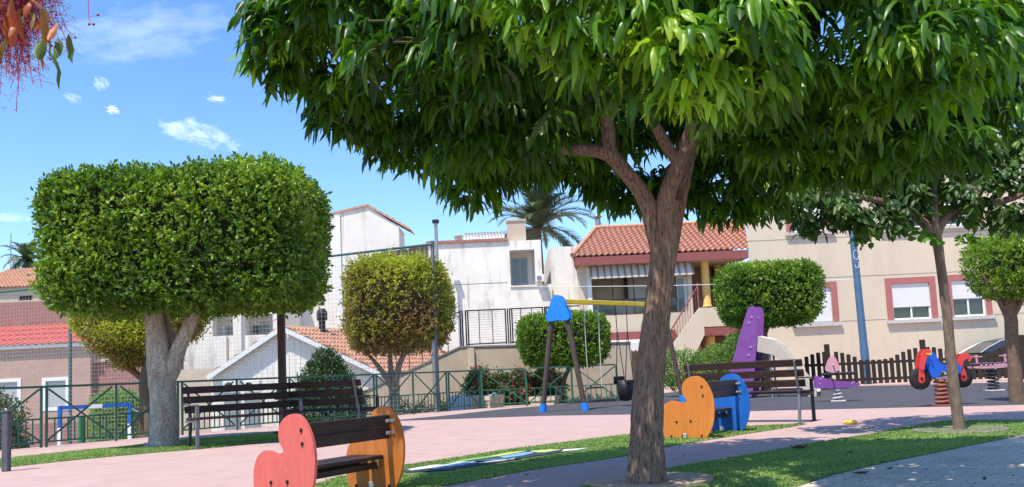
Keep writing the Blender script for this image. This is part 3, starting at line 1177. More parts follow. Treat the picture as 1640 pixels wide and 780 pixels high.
for py in (455,):
    z = V(750, py, Yw).z
    j.box(((a0 + a1) / 2, Yw - .004, z), (a1 - a0, .008, .03))
j.build('joint_line', mat('joint_grey', (.33, .29, .25), .9), ww)

# steel flue standing before it
p = V(702, 470, Yw - 1.2)
zt = V(702, 356, Yw - 1.2).z
fl = thing('flue_pipe', 'tall square grey metal flue rising past the white flat roofed building', 'flue', (p.x, p.y, LOW))
MB().box((0, 0, (zt - LOW) / 2), (.15, .15, zt - LOW), bev=.02).build('pipe', m_gmetal, fl)
MB().box((0, 0, zt - LOW + .04), (.3, .3, .16), bev=.02).build('cap', m_black, fl)

# ---- tall white gabled building
Yt = 47.0
tb = at_origin('tall_white_building', 'tall white gabled building with blank wall and rusty tile verge', 'building')
pts = [(400, 700), (400, 374), (520, 345), (588, 330), (649, 364), (655, 700)]
pp = []
for (x, y) in pts:
    X, Z = XZ(x, y, Yt)
    pp.append((X, max(Z, LOW)))
pp[0] = (pp[1][0], LOW); pp[-1] = (pp[4][0] - .35, LOW)
pp[4] = (pp[4][0] - .35, pp[4][1] + .05)
MB().prism(pp, (0, Yt, 0), (1, 0, 0), (0, 0, 1), (0, 1, 0), 2.4).build('wall', m_white, tb)
mb = MB()
for (A, B_) in ((pts[1], pts[3]), (pts[3], pts[4])):
    a_, b__ = V(*A, Yt), V(*B_, Yt)
    if A == pts[3]: b__ = b__ + (b__ - a_) * .12
    a_.z += .12; b__.z += .12
    u = b__ - a_
    tiles(mb, a_ + Vector((0, -.06, -.06)), a_ + Vector((0, 2.6, 0)), b__ + Vector((0, 2.6, 0)), b__ + Vector((0, -.06, -.06)), amp=.03)
    mb.bar(a_ + Vector((0, -.05, -.08)), b__ + Vector((0, -.05, -.08)), .1, .09)
mb.build('roof', m_terra2, tb)
xx = V(543, 450, Yt).x
MB().box((xx, Yt - .04, (LOW + V(543, 345, Yt).z) / 2), (.3, .08, V(543, 345, Yt).z - LOW)).build('downpipe', m_shut, tb)
q = rect(527, 363, 534, 367, Yt)
slab('vent', q, Yt - .02, .018, m_dark, tb)
z = V(580, 424, Yt).z
MB().box((V(600, 424, Yt).x - .2, Yt - .004, z), (V(640, 424, Yt).x - V(552, 424, Yt).x, .008, .03)).build('joint_line', mat('joint_grey', (.33, .29, .25), .9), tb)

# dark lean-to between the two white buildings
lt = at_origin('lean_to', 'low building with dark brown tiled roof sloping between two white buildings', 'building')
A, B_ = V(596, 408, 44), V(692, 393, 44)
MB().prism([(A.x, LOW), (B_.x - .02, LOW), (B_.x - .02, B_.z - .55), (A.x, A.z - .5)], (0, 44, 0), (1, 0, 0), (0, 0, 1), (0, 1, 0), 3).build('wall', m_white2, lt)
MB().prism([(A.x, A.z - .48), (B_.x - .02, B_.z - .53), (B_.x - .02, B_.z), (A.x, A.z)], (0, 43.8, 0), (1, 0, 0), (0, 0, 1), (0, 1, 0), 3.3).build('roof', m_brownm, lt)

# ---- white stepped building with recesses
Ys = 43.0
sb_ = at_origin('stepped_white_building', 'white stepped building with two shaded recesses behind the big clipped tree', 'building')
h1 = rect(340, 505, 373, 538, Ys); h2 = rect(391, 503, 437, 536, Ys)
xa, xb = V(240, 550, Ys).x, V(452, 550, Ys).x
mb = MB()
wall_block(mb, xa, xb, LOW, V(380, 440, Ys).z, Ys, 7, [h1 + (1.2,), h2 + (1.4,)])
mb.build('wall', m_white2, sb_)
q = rect(363, 523, 373, 537, Ys + 1.15)
slab('window', q, Ys + 1.12, .07, m_glass, sb_)
q = rect(407, 521, 431, 535, Ys + 1.35)
w_ = slab('window', q, Ys + 1.32, .06, m_glass, sb_)
mb = MB()
for i in range(7):
    mb.box((q[0] + (q[1] - q[0]) * i / 6, Ys + 1.29, (q[2] + q[3]) / 2), (.02, .02, q[3] - q[2]))
mb.build('bars', m_gmetal, w_)
q = rect(377, 470, 388, 600, Ys)
slab('pilaster', (q[0], q[1], LOW, V(380, 440, Ys).z), Ys - .18, .178, m_white, sb_)
q = rect(363, 538, 366, 600, Ys)
slab('downpipe', (q[0], q[0] + .07, LOW, h1[2] - .02), Ys - .08, .07, m_tan, sb_)
mb = MB()
q0, q1 = V(255, 585, Ys - 5), V(352, 585, Ys - 5)
zz = V(300, 592, Ys - 5).z
mb.box(((q0.x + q1.x) / 2, Ys - 4.9, (LOW + zz) / 2), (q1.x - q0.x, .2, zz - LOW))
yard = mb.build('yard_wall', m_tan)
tag(yard, 'low stained tan yard wall in front of the white stepped building', 'wall')

# ---- low white gable with tiled roof
Yg = 32.0
gb = at_origin('low_gable_house', 'low white boarded gable house with orange tiled roof and black flue', 'house')
ap = V(456, 528, Yg); el = V(338, 607, Yg); er = V(606, 598, Yg)
sh_ = Vector((3.4, 8.6, 0))
mb = MB()
slope = (ap.z - er.z) / (er.x - ap.x)
pl = [(el.x, LOW), (er.x, LOW), (er.x, er.z), (ap.x, ap.z), (el.x, el.z)]
F_ = [Vector((a_, Yg, b__)) for a_, b__ in pl]
Bk_ = [p_ + sh_ for p_ in F_]
mb.add(F_, [tuple(range(5))]); mb.add(Bk_, [tuple(range(5))])
mb.add(F_ + Bk_, [(i, (i + 1) % 5, (i + 1) % 5 + 5, i + 5) for i in range(5)])
# standing boards
L_ = er.x - el.x
k = int(L_ / .2)
for i in range(1, k):
    X = el.x + L_ * i / k
    zt = (ap.z - (ap.x - X) * (ap.z - el.z) / (ap.x - el.x)) if X < ap.x else (ap.z - (X - ap.x) * slope)
    mb.box((X, Yg - .008, (LOW + zt) / 2), (.03, .016, zt - LOW - .05))
mb.build('wall', m_wood, gb)
mb = MB()
up = Vector((0, 0, .12))
fo = Vector((-.05, -.25, 0))
tiles(mb, er + up + fo + Vector((.2, 0, -.2 * slope)), er + up + sh_ + Vector((.2, 0, -.2 * slope)), ap + up + sh_, ap + up + fo, amp=.06)
tiles(mb, el + up + sh_, el + up + fo, ap + up + fo, ap + up + sh_, amp=.05)
rf = mb.build('roof', m_terra2, gb)
mb = MB()
mb.bar(el + fo + up * .3, ap + fo + up * .3, .1, .16)
mb.bar(ap + fo + up * .3, er + fo + up * .3 + Vector((.2, 0, -.2 * slope)), .1, .16)
mb.build('verge_board', m_shut, gb)
p = V(517, 560, Yg + 1.6)
zt = V(517, 512, Yg + 1.6).z
mb = MB()
mb.tube([(p.x, p.y, LOW + 1), (p.x, p.y, zt)], .13, 14)
fo_ = mb.build('flue', m_black, gb)
MB().lathe([(.15, zt - .05), (.21, zt), (.21, zt + .3), (.12, zt + .42), (.02, zt + .44)], (p.x, p.y, 0), 14).build('cowl', m_black, fo_)

# air conditioning boxes by the gable
for (x, lab) in ((372, 'small white air conditioning unit standing left of its twin by the gable wall'), (404, 'small white air conditioning unit standing right of its twin by the gable wall')):
    p = V(x, 610, Yg - 1.5)
    o = thing('air_conditioner', lab, 'air conditioner', (p.x, p.y, p.z - .38), 0, 'air conditioners by the gable house')
    MB().box((0, 0, .20), (.58, .3, .40), bev=.02).build('casing', m_shut, o)
    MB().lathe([(.14, -.17), (.14, -.155)], (-.08, 0, .20), 18, axis='Y').build('grille', m_black, o)
    MB().box((0, 0, -(p.z - .38 - LOW) / 2 - .01), (.5, .25, (p.z - .38 - LOW) - .02)).build('stand', m_gmetal, o)

# ---- pink house, left
Yp = 37.0
pb_ = at_origin('pink_brick_house', 'pink brick house with red sheet roof and white framed windows, far left', 'house')
x_a, x_b = V(-160, 600, Yp).x, V(145, 600, Yp).x
zt = V(60, 553, Yp).z
ws = [rect(73, 610, 105, 652, Yp), rect(-8, 612, 28, 654, Yp), rect(-110, 616, -70, 658, Yp)]
mb = MB()
wall_block(mb, x_a, x_b, LOW, zt, Yp, 8, [w + (.15,) for w in ws])
mb.build('wall', m_brick, pb_)
for w in ws:
    mb = MB()
    t_ = .15
    mb.box((w[0] - t_ / 2, Yp - .01, (w[2] + w[3]) / 2), (t_, .03, w[3] - w[2] + .3))
    mb.box((w[1] + t_ / 2, Yp - .01, (w[2] + w[3]) / 2), (t_, .03, w[3] - w[2] + .3))
    mb.box(((w[0] + w[1]) / 2, Yp - .01, w[3] + t_ / 2), (w[1] - w[0], .03, t_))
    mb.box(((w[0] + w[1]) / 2, Yp - .01, w[2] - t_ / 2), (w[1] - w[0], .03, t_))
    fo_ = mb.build('window_frame', m_shut, pb_)
    slab('shutter', w, Yp + .08, .05, mat('grey_shutter', (.42, .43, .43), .6, .05, 2), fo_)
MB().box(((x_a + x_b) / 2, Yp - .05, zt - .05), (x_b - x_a + .2, .25, .16)).build('eaves_band', m_shut, pb_)
z2 = V(60, 521, Yp + 1.6).z
mb = MB()
tiles(mb, (x_a, Yp - .25, zt + .04), (x_b + .05, Yp - .25, zt + .04), (x_b + .05, Yp + 1.6, z2), (x_a, Yp + 1.6, z2), per=.3, row=.42, amp=.045)
mb.build('roof', m_red, pb_)
z3 = V(60, 482, Yp + 1.6).z
MB().box(((x_a + x_b) / 2, Yp + 3.2, (z2 + z3) / 2 - .3), (x_b - x_a, 3.1, z3 - z2 + .6)).build('upper_wall', m_brown, pb_)
slab('base_course', (x_a, x_b, LOW, LOW + 1.35), Yp - .04, .038, m_brown, pb_)
q = rect(145, 578, 224, 700, Yp)
bb_ = at_origin('red_brown_shed', 'low red brown shed with pale coping joined to the pink brick house', 'shed')
MB().box(((x_b + q[1]) / 2 + .01, Yp + 2.6, (LOW + q[3]) / 2), (q[1] - x_b, 4.6, q[3] - LOW)).build('wall', m_brown, bb_)
MB().box(((x_b + q[1]) / 2 + .01, Yp + 2.6, q[3] + .06), (q[1] - x_b + .1, 4.8, .12)).build('coping', m_tan, bb_)

# far house
Yf = 55.0
fh = at_origin('far_house', 'distant cream house with faded orange hipped roof above the pink brick house', 'house')
f0, f1 = V(-60, 470, Yf).x, V(90, 470, Yf).x
zt = V(20, 460, Yf).z
mb = MB()
h = rect(30, 473, 52, 481, Yf)
wall_block(mb, f0, f1, LOW, zt, Yf, 9, [h + (.2,)])
mb.build('wall', m_tan, fh)
slab('window', h, Yf + .15, .04, m_dark, fh)
mb = MB()
zr_ = V(40, 430, Yf + 4.5).z
tiles(mb, (f0 - .3, Yf - .3, zt), (f1 + .3, Yf - .3, zt), (f1 - 2, Yf + 4.5, zr_), (V(16, 430, Yf + 4.5).x, Yf + 4.5, zr_))
tiles(mb, (f0 - .3, Yf + 9.3, zt), (f0 - .3, Yf - .3, zt), (V(16, 430, Yf + 4.5).x, Yf + 4.5, zr_), (V(16, 430, Yf + 4.5).x, Yf + 4.52, zr_))
rf = mb.build('roof', m_terra2, fh)
p = V(17, 440, Yf + 4)
zt = V(14, 375, Yf + 4).z
mb = MB()
mb.tube([(p.x, p.y, zr_ - .3), (p.x, p.y, zt)], .035, 6)
for i in range(4):
    mb.tube([(p.x - .35, p.y, zt - 1.6 - i * .1), (p.x + .35, p.y, zt - 1.6 - i * .1)], .015, 4)
mb.build('antenna', m_gmetal, rf)

# ---- retaining wall with a black railing
Yr = 28.0
rw = at_origin('retaining_wall', 'beige retaining wall sloping down on its left behind the green fence', 'wall')
pts = [(560, 690), (560, 640), (642, 601), (737, 557), (930, 553), (930, 690)]
pp = [XZ(x, y, Yr) for x, y in pts]
pp[0] = (pp[1][0], LOW); pp[-1] = (pp[-2][0] + 1.6, LOW); pp[-2] = (pp[-2][0] + 1.6, pp[-2][1])
MB().prism(pp, (0, Yr, 0), (1, 0, 0), (0, 0, 1), (0, 1, 0), .25).build('wall', m_tan, rw)
mb = MB()
for i in (1, 2, 3):
    a_, b__ = Vector((pp[i][0], Yr + .12, pp[i][1] + .03)), Vector((pp[i + 1][0], Yr + .12, pp[i + 1][1] + .03))
    mb.bar(a_, b__, .3, .05)
mb.build('coping', mat('coping_grey', (.25, .22, .2), .9), rw)
q = rect(752, 560, 762, 690, Yr)
slab('pilaster', (q[0], q[1], LOW, pp[3][1] - .03), Yr - .08, .078, m_cream, rw)
rl = at_origin('black_railing', 'black metal railing of paired posts on top of the beige retaining wall', 'railing')
zb_, zt_ = pp[3][1] + .06, V(800, 494, Yr).z
xs_ = [V(x, 520, Yr).x for x in (737, 746, 810, 817, 870, 876, 930)]
for i in range(0, 6):
    mb = MB()
    for xx in (xs_[i], xs_[i] + .07):
        mb.box((xx, Yr + .12, (zb_ + zt_) / 2), (.045, .045, zt_ - zb_))
    mb.build('post', m_black, rl)
for (a_, b__) in ((1, 2), (3, 4), (5, 6)):
    mb = MB()
    A, B_ = xs_[a_], xs_[b__]
    mb.box(((A + B_) / 2, Yr + .12, zt_ - .02), (B_ - A, .03, .04))
    mb.box(((A + B_) / 2, Yr + .12, zb_ + .04), (B_ - A, .03, .04))
    for i in range(1, 3):
        mb.box((A + (B_ - A) * i / 3, Yr + .12, (zb_ + zt_) / 2), (.025, .025, zt_ - zb_ - .06))
    # fine wire infill
    nw = 14
    for i in range(1, nw):
        mb.box(((A + B_) / 2, Yr + .122, zb_ + (zt_ - zb_) * i / nw), (B_ - A, .006, .006))
    mb.build('panel', m_black, rl)
mb = MB()
A = Vector((xs_[0], Yr + .12, zt_ - .03)); B_ = Vector((xs_[0] - 2.1, Yr + .12, zt_ - 1.0))
mb.bar(A, B_, .03, .04)
for i in range(1, 6):
    p = A.lerp(B_, i / 5)
    zz = pp[3][1] + (p.x - pp[3][0]) * (pp[3][1] - pp[2][1]) / (pp[3][0] - pp[2][0])
    mb.box((p.x, p.y, (p.z + zz) / 2), (.025, .025, p.z - zz))
mb.build('stair_rail', m_black, rl)

# ================================================================== PALMS
def palm(name, label, base, ztop, flen, nf, seed, tr=.28, group=None, tilt=0.0):
    rng = np.random.default_rng(seed)
    t = thing(name, label, 'palm tree', base, 0, group)
    hh = ztop - base[2]
    mb = MB()
    limb(mb, [(0, 0, 0), (.1, 0, hh * .5), (0, 0, hh)], [tr * 1.2, tr, tr * .9], 12, .01, seed)
    mb.build('trunk', mat('palm_bark', (.16, .12, .085), .95, .3, 12, .8, 20), t)
    VV, FF, TT = [], [], []
    k = 0
    for i in range(nf):
        az = rng.uniform(0, 2 * PI); e0 = rng.uniform(-.25, 1.35); L = flen * rng.uniform(.8, 1.1)
        out = np.array([math.cos(az), math.sin(az), 0])
        p = np.array([0, 0, hh]); ns = 26
        e = e0
        for s_ in range(ns):
            f = s_ / ns
            e = e0 - 1.5 * f ** 1.4
            d = out * math.cos(e) + np.array([0, 0, math.sin(e)])
            p2 = p + d * L / ns
            side = np.cross(d, [0, 0, 1.0]); side /= np.linalg.norm(side) + 1e-6
            nrm = np.cross(side, d)
            w = .035 * (1 - f) + .01
            VV += [p + side * w, p - side * w, p2 - side * w, p2 + side * w]; FF.append([k, k + 1, k + 2, k + 3]); TT += [.8] * 4; k += 4
            ll = L * .17 * math.sin(PI * min(1, .18 + f * .85)) + .05
            for sg in (-1, 1):
                for h_ in (0, .33, .66):
                    b0 = p + (p2 - p) * h_
                    dd = side * sg * .75 + d * .65 + nrm * .25 + rng.normal(0, .07, 3)
                    dd /= np.linalg.norm(dd)
                    tip = b0 + dd * ll + np.array([0, 0, -.12 * ll])
                    wv = d * .045
                    VV += [b0 - wv, b0 + wv, tip + wv * .2, tip - wv * .2]; FF.append([k, k + 1, k + 2, k + 3]); TT += [rng.uniform(.1, .9)] * 4; k += 4
            p = p2
    m = leafmat('palm_leaf', [(0, (.045, .07, .035)), (.6, (.09, .13, .065)), (1, (.18, .22, .11))], .5, .15)
    quads('crown', np.array(VV), np.array(FF), m, t, TT)
    return t


pa = V(872, 430, 62)
palm('palm_tree', 'tall palm with arching grey green fronds behind the old white building', (pa.x - .35, 62, LOW), V(862, 366, 62).z, 4.9, 50, 3)
pa = V(44, 430, 85)
palm('palm_tree', 'distant palm rising behind the faded orange roof, far left', (pa.x, 85, LOW), V(44, 418, 85).z, 3.4, 34, 5)

# ================================================================== CLIPPED TREES
m_bark_g = mat('grey_bark', (.42, .375, .32), .95, .38, 14, .9, 26, stretch=(1, 1, .35), bstretch=(1, 1, .5), stain=(.20, .165, .13), stain_scale=4, stain_amt=.9, spots=((.19, .16, .125), 42, .50, .66, (1, 1, .7)))
m_bark_b = mat('brown_bark', (.15, .105, .075), .95, .3, 14, .9, 30, bstretch=(1, 1, .3))
m_core = mat('shade_core', (.022, .028, .010), 1.0, .3, 12)  # core inside the clipped crowns, shade put into its dark colour
m_ficus = leafmat('ficus_leaf', [(0, (.025, .055, .006)), (.45, (.085, .185, .013)), (.75, (.20, .33, .028)), (1, (.36, .48, .06))], .45, .3)
m_ficus2 = leafmat('ficus_leaf_yellow', [(0, (.28, .16, .09)), (.35, (.25, .19, .06)), (.65, (.28, .33, .03)), (1, (.50, .50, .05))], .5, .3)

t = thing('clipped_tree', 'large box clipped ficus with pale forked trunk by the green fence, left', 'tree', G(262, 715), 0)
R_ = t.location
mb = MB()
limb(mb, [(0, 0, -.05), (.01, 0, .12), (.0, 0, .75), (-.04, 0, 1.3), (-.12, -.02, 2.0), (-.2, 0, 2.6), (-.3, .1, 3.3)], [.31, .235, .205, .22, .15, .12, .08], 18, .006, 4)
limb(mb, [(.03, 0, .95), (.16, 0, 1.3), (.28, 0, 1.62), (.5, 0, 2.1), (.75, .1, 2.7)], [.12, .15, .12, .10, .06], 14, .006, 5)
limb(mb, [(-.02, .02, 1.3), (.05, .2, 1.8), (-.5, .5, 2.6)], [.1, .09, .05], 10, .006, 6)
mb.lathe([(.02, -.02), (.11, .02), (.12, .1), (.07, .14), (.02, .15)], (.17, -.12, 1.32), 10, axis='Y')
mb.build('trunk', m_bark_g, t)
zb, zt = 2.20, 4.36
cx = V(287, 400, 13.3).x - R_.x
clipped_crown('crown', (cx - .19, .1, (zb + zt) / 2), (2.03, 1.45, (zt - zb) / 2), 7.0, 66000, .082, [m_ficus, m_core], t, 11, .07, .06, .03, 60)

m_ol = m_ficus2
Yb = 24.5
tp = V(632, 640, Yb)
t = thing('clipped_tree', 'round clipped yellow green ficus standing alone behind the green fence', 'tree', (tp.x, Yb, LOW))
c0 = V(638, 488, Yb)
hz = c0.z - LOW
mb = MB()
limb(mb, [(-.05, 0, 0), (0, 0, 1.2), (.0, 0, 2.35)], [.19, .15, .16], 12, .01, 7)
limb(mb, [(0, 0, 2.2), (-.35, 0, 2.8), (-.75, .1, 3.3)], [.1, .07, .04], 8, .01, 8)
limb(mb, [(0, 0, 2.2), (.12, 0, 2.8), (.4, .1, 3.4)], [.12, .09, .05], 8, .01, 9)
limb(mb, [(0, 0, 2.2), (-.1, .1, 2.8), (-.1, .1, 3.6)], [.1, .08, .05], 8, .01, 10)
mb.build('trunk', mat('pale_brown_bark', (.33, .25, .18), .95, .25, 10, .8, 26), t)
clipped_crown('crown', (c0.x - tp.x, 0, hz), (1.40, 1.3, 1.30), 3.5, 34000, .085, [m_ficus2, mat('brown_shade_core', (.07, .05, .025), 1, .3, 10)], t, 21, .10, .14, 0, 10, .28)  # brown core colour carries the inner shade of this crown

Yb = 26.0
tp = V(897, 640, Yb)
t = thing('clipped_tree', 'low box clipped ficus with thin forked trunk behind the swing frame', 'tree', (tp.x, Yb, LOW))
c0 = V(902, 544, Yb)
mb = MB()
limb(mb, [(0, 0, 0), (0, 0, 1.6), (.0, 0, 2.1)], [.16, .13, .12], 10, .01, 7)
limb(mb, [(0, 0, 1.9), (-.2, 0, 2.4), (-.5, 0, 2.9)], [.1, .07, .04], 8, .01, 8)
limb(mb, [(0, 0, 1.9), (.2, 0, 2.4), (.5, 0, 2.9)], [.1, .07, .04], 8, .01, 8)
mb.build('trunk', m_bark_b, t)
clipped_crown('crown', (c0.x - tp.x, 0, c0.z - LOW), (1.3, 1.1, .73), 4.5, 24000, .075, [m_ficus, m_core], t, 31, .05, .05, .03)

Yb = 27.3
tp = V(1226, 600, Yb)
t = thing('clipped_tree', 'box clipped ficus above the purple slide in front of the cream building', 'tree', (tp.x, Yb, 0))
c0 = V(1230, 472, Yb)
mb = MB()
limb(mb, [(0, 0, 0), (0, 0, 1.0), (.0, 0, 2.5)], [.17, .15, .14], 10, .01, 7)
limb(mb, [(0, 0, 1.7), (.3, 0, 2.4), (.5, 0, 2.8)], [.1, .07, .04], 8, .01, 8)
mb.build('trunk', m_bark_b, t)
clipped_crown('crown', (c0.x - tp.x, 0, c0.z), (1.47, 1.2, .95), 4.5, 30000, .082, [m_ficus, m_core], t, 41, .05, .05, .05)

Yb = 15.6
tp = V(1631, 648, Yb)
t = thing('clipped_tree', 'box clipped ficus at the right edge with dark trunk beside the rubber ground', 'tree', (tp.x, Yb, 0))
c0 = V(1632, 428, Yb)
mb = MB()
limb(mb, [(0, 0, -.02), (0, 0, .9), (.03, 0, 1.85)], [.14, .11, .11], 12, .01, 7)
limb(mb, [(0, 0, 1.3), (-.12, 0, 1.75), (-.4, 0, 2.3)], [.07, .05, .03], 8, .01, 8)
limb(mb, [(0, 0, 1.5), (.3, 0, 1.95), (.6, 0, 2.5)], [.08, .06, .03], 8, .01, 8)
mb.build('trunk', m_bark_b, t)
clipped_crown('crown', (c0.x - tp.x + .27, 0, c0.z + .04), (.96, .98, .60), 3.6, 26000, .052, [m_ficus, m_core], t, 51, .05, .05, .05)

# loose yellowing ficus behind the big clipped tree
Yb = 20.0
tp = V(232, 690, Yb)
t = thing('old_ficus', 'loose yellowing ficus with twisted dark trunk behind the big clipped tree', 'tree', (tp.x, Yb, LOW))
mb = MB()
limb(mb, [(-.1, 0, 0), (0, 0, 1.0), (.12, 0, 1.8), (-.02, 0, 2.6), (.1, 0, 3.4)], [.2, .15, .14, .12, .06], 10, .01, 17)
limb(mb, [(.02, .1, 0.9), (-.14, .1, 1.8), (.05, .1, 2.6), (-.6, 0, 3.2)], [.12, .1, .09, .05], 10, .01, 18)
mb.build('trunk', m_bark_b, t)
rng = np.random.default_rng(61)
c1 = V(190, 535, Yb); c2 = V(275, 515, Yb); c3 = V(150, 515, Yb)
lob = []
for c_, r_ in ((c1, (.75, .7, .50)), (c2, (.75, .7, .55)), (c3, (.45, .5, .35)), (V(205, 575, Yb), (.35, .35, .2)), (V(300, 500, Yb), (.4, .4, .35))):
    lob.append(((c_.x - tp.x, 0, c_.z - LOW), r_))
P, Nn = lobed_crown_points(lob, 330, rng, .45)
base = np.repeat(P, 6, 0) + rng.normal(0, .05, (len(P) * 6, 3))
dr_ = unit(np.repeat(Nn, 6, 0) * .4 + rng.normal(0, .7, (len(base), 3)))
L_ = .075 * rng.uniform(.7, 1.3, len(base))
Vt, F = small_leaves(base, dr_, L_, L_ * .5, rng)
tt = np.clip(np.repeat(.5 + .3 * lownoise(P, 3, 3), 6) + rng.normal(0, .15, len(base)), 0, 1)
quads('crown', Vt, F, m_ficus2, t, np.repeat(tt, 4))


# ---- bushes
def bush(name, label, base, lobes, leaf, dens, m, seed, flowers=None, group=None, cat='bush'):
    rng = np.random.default_rng(seed)
    t = thing(name, label, cat, base, 0, group)
    P, Nn = lobed_crown_points(lobes, dens, rng, .4)
    P = P[P[:, 2] > 0.02]; Nn = Nn[:len(P)]
    k = 5
    bs = np.repeat(P, k, 0) + rng.normal(0, leaf * .7, (len(P) * k, 3))
    d = unit(rng.normal(0, .8, bs.shape) + unit(bs - np.array(lobes[0][0])) * .6 + [0, 0, .3])
    L = leaf * rng.uniform(.6, 1.3, len(bs))
    Vt, F = small_leaves(bs, d, L, L * .5, rng)
    tt = np.clip(np.repeat(.5 + .25 * lownoise(P, seed, 2.5), k) + rng.normal(0, .15, len(bs)), 0, 1)
    quads('foliage', Vt, F, m, t, np.repeat(tt, 4))
    mb = MB()
    r = random.Random(seed)
    for i in range(7):
        c = r.choice(lobes)[0]
        limb(mb, [(r.uniform(-.1, .1), r.uniform(-.1, .1), 0), (c[0] * .5, c[1] * .5, c[2] * .5), (c[0], c[1], c[2] * 1.1)], [.03, .022, .01], 6, .005, i)
    mb.build('stem', m_bark_b, t)
    if flowers is not None:
        sel = rng.choice(len(P), min(flowers[1], len(P)), replace=False)
        Q = np.repeat(P[sel] * [1.05, 1.05, 1.0] + [0, -.08, .04], 9, 0) + rng.normal(0, leaf * .9, (len(sel) * 9, 3))
        d = unit(rng.normal(0, 1, Q.shape))
        L = leaf * rng.uniform(.6, 1.1, len(Q))
        Vt, F = small_leaves(Q, d, L, L * .9, rng)
        quads('blossom', Vt, F, flowers[0], t, np.repeat(rng.random(len(Q)), 4))
    return t


m_dkgreen = leafmat('dark_shrub_leaf', [(0, (.018, .045, .012)), (.6, (.045, .10, .025)), (1, (.10, .17, .05))], .45, .2)
m_ltgreen = leafmat('light_shrub_leaf', [(0, (.07, .14, .03)), (.6, (.16, .29, .05)), (1, (.30, .42, .10))], .5, .3)
m_redfl = leafmat('red_petal', [(0, (.50, .04, .07)), (1, (.75, .16, .22))], .6, .3, (1.2, .7, .7, 1))

p = V(517, 650, 23.0)
zt = V(517, 566, 23).z
bush('rounded_shrub', 'dark rounded shrub with pointed top behind the right hand bench at the fence', (p.x, 23.5, LOW),
     [((0, 0, 1.25), (1.0, .9, 1.2)), ((0, 0, 2.35), (.75, .7, .75)), ((0, 0, 2.9), (.42, .4, .5)), ((-.5, 0, 1.9), (.5, .5, .5)), ((.55, 0, 1.9), (.5, .5, .55))], .08, 300, m_dkgreen, 71)
p = V(185, 650, 30.0)
bush('rounded_shrub', 'light green shrub below the yellowing ficus behind the green fence', (p.x, 30, LOW),
     [((0, 0, 1.3), (.85, .7, 1.1)), ((-.2, 0, 2.1), (.6, .5, .45)), ((.35, 0, 2.05), (.6, .5, .5))], .09, 260, m_ltgreen, 72)
p = V(8, 690, 19.0)
bush('rounded_shrub', 'straggly grey green shrub at the left edge behind the green fence', (p.x - .2, 19, LOW),
     [((0, 0, 1.2), (.6, .6, 1.1)), ((.15, 0, 2.1), (.45, .45, .4)), ((-.3, 0, 2.4), (.4, .4, .4)), ((.3, 0, 1.5), (.35, .3, .3))], .085, 130,
     leafmat('grey_green_leaf', [(0, (.05, .08, .05)), (1, (.17, .22, .13))], .55, .2), 73)
# flowering shrubs behind the fence
rs = random.Random(9)
for i, (px, py, w, fl_, lab) in enumerate(((768, 603, .55, 14, 'red flowering shrub left of the cream planter behind the fence'),
                                  (806, 611, .6, 5, 'dark green shrub with few red flowers right of the cream planter'),
                                  (842, 606, .55, 12, 'red flowering shrub in the middle of the row behind the fence'),
                                  (868, 612, .42, 16, 'red flowering shrub nearest the swing frame leg'),
                                  (885, 600, .4, 0, 'light green shrub beside the trunk of the low clipped ficus'))):
    p = V(px, py, 26.6)
    bush('flowering_shrub', lab, (p.x, 26.9, LOW), [((0, 0, p.z - LOW - .45), (w, .5, .55)), ((0, 0, .7), (w * .8, .5, .7)), ((rs.uniform(-.3, .3), 0, p.z - LOW - .05), (w * .55, .4, .3))],
         .085, 200, m_ltgreen if fl_ == 0 else m_dkgreen, 80 + i, (m_redfl, fl_ * 5) if fl_ else None, 'shrubs behind the fence')
p = V(757, 640, 26.0)
# hedge by the house
hz_ = V(1135, 560, 27)
xA, xB = V(1078, 575, 27).x, V(1195, 575, 27).x
hd = bush('hedge', 'bright green loose hedge in front of the terracotta house stair', ((xA + xB) / 2, 27, 0),
          [((x_, 0, .75 + .12 * math.sin(x_ * 5)), (.45, .5, .68 + .08 * math.cos(x_ * 3))) for x_ in np.arange(-(xB - xA) / 2, (xB - xA) / 2 + .1, .42)] + [((.9, 0, 1.55), (.4, .4, .35))], .075, 180, m_ltgreen, 90, cat='hedge')

# climbing plants right on the wall foot
pl_ = thing('planter', 'cream square planter among the red flowering shrubs', 'planter', (V(778, 630, 25.0).x, 25.1, -.9), rad(12))
mb = MB()
mb.lathe([(.02, 0), (.42, 0), (.5, 1.1), (.54, 1.12), (.54, 1.24), (.46, 1.24), (.44, 1.15), (.02, 1.15)], (0, 0, 0), 4, smooth=False)
mb.build('pot', m_cream, pl_)
MB().box((0, 0, -.36), (.7, .7, .7)).build('plinth', m_tan, pl_)
dup(pl_, 'cream square planter behind the left leg of the swing frame', (V(872, 630, 25.6).x, 25.6, -1.0), rad(30))
tp_ = thing('folded_cover', 'pale blue folded cover seen through the green fence bars', 'cover', (V(757, 650, 25).x, 25.2, LOW))
mb = MB()
for i in range(9):
    mb.box((-.62 + i * .155, .02 * math.sin(i * 2.1), .98 + .02 * math.sin(i)), (.15, .55, 1.96 + .05 * math.sin(i * 1.7)), bev=.03)
mb.build('sheet', mat('pale_blue_cloth', (.42, .58, .68), .8, .12, 5), tp_)
p = V(680, 645, 25.6)
bush('low_hedge', 'very dark low hedge behind the green fence left of the pale blue cover', (p.x, 25.6, LOW), [((x_, 0, .9), (.4, .35, .95)) for x_ in (-.9, -.5, -.1, .3, .7, 1.0)], .07, 150, m_dkgreen, 97, cat='hedge')

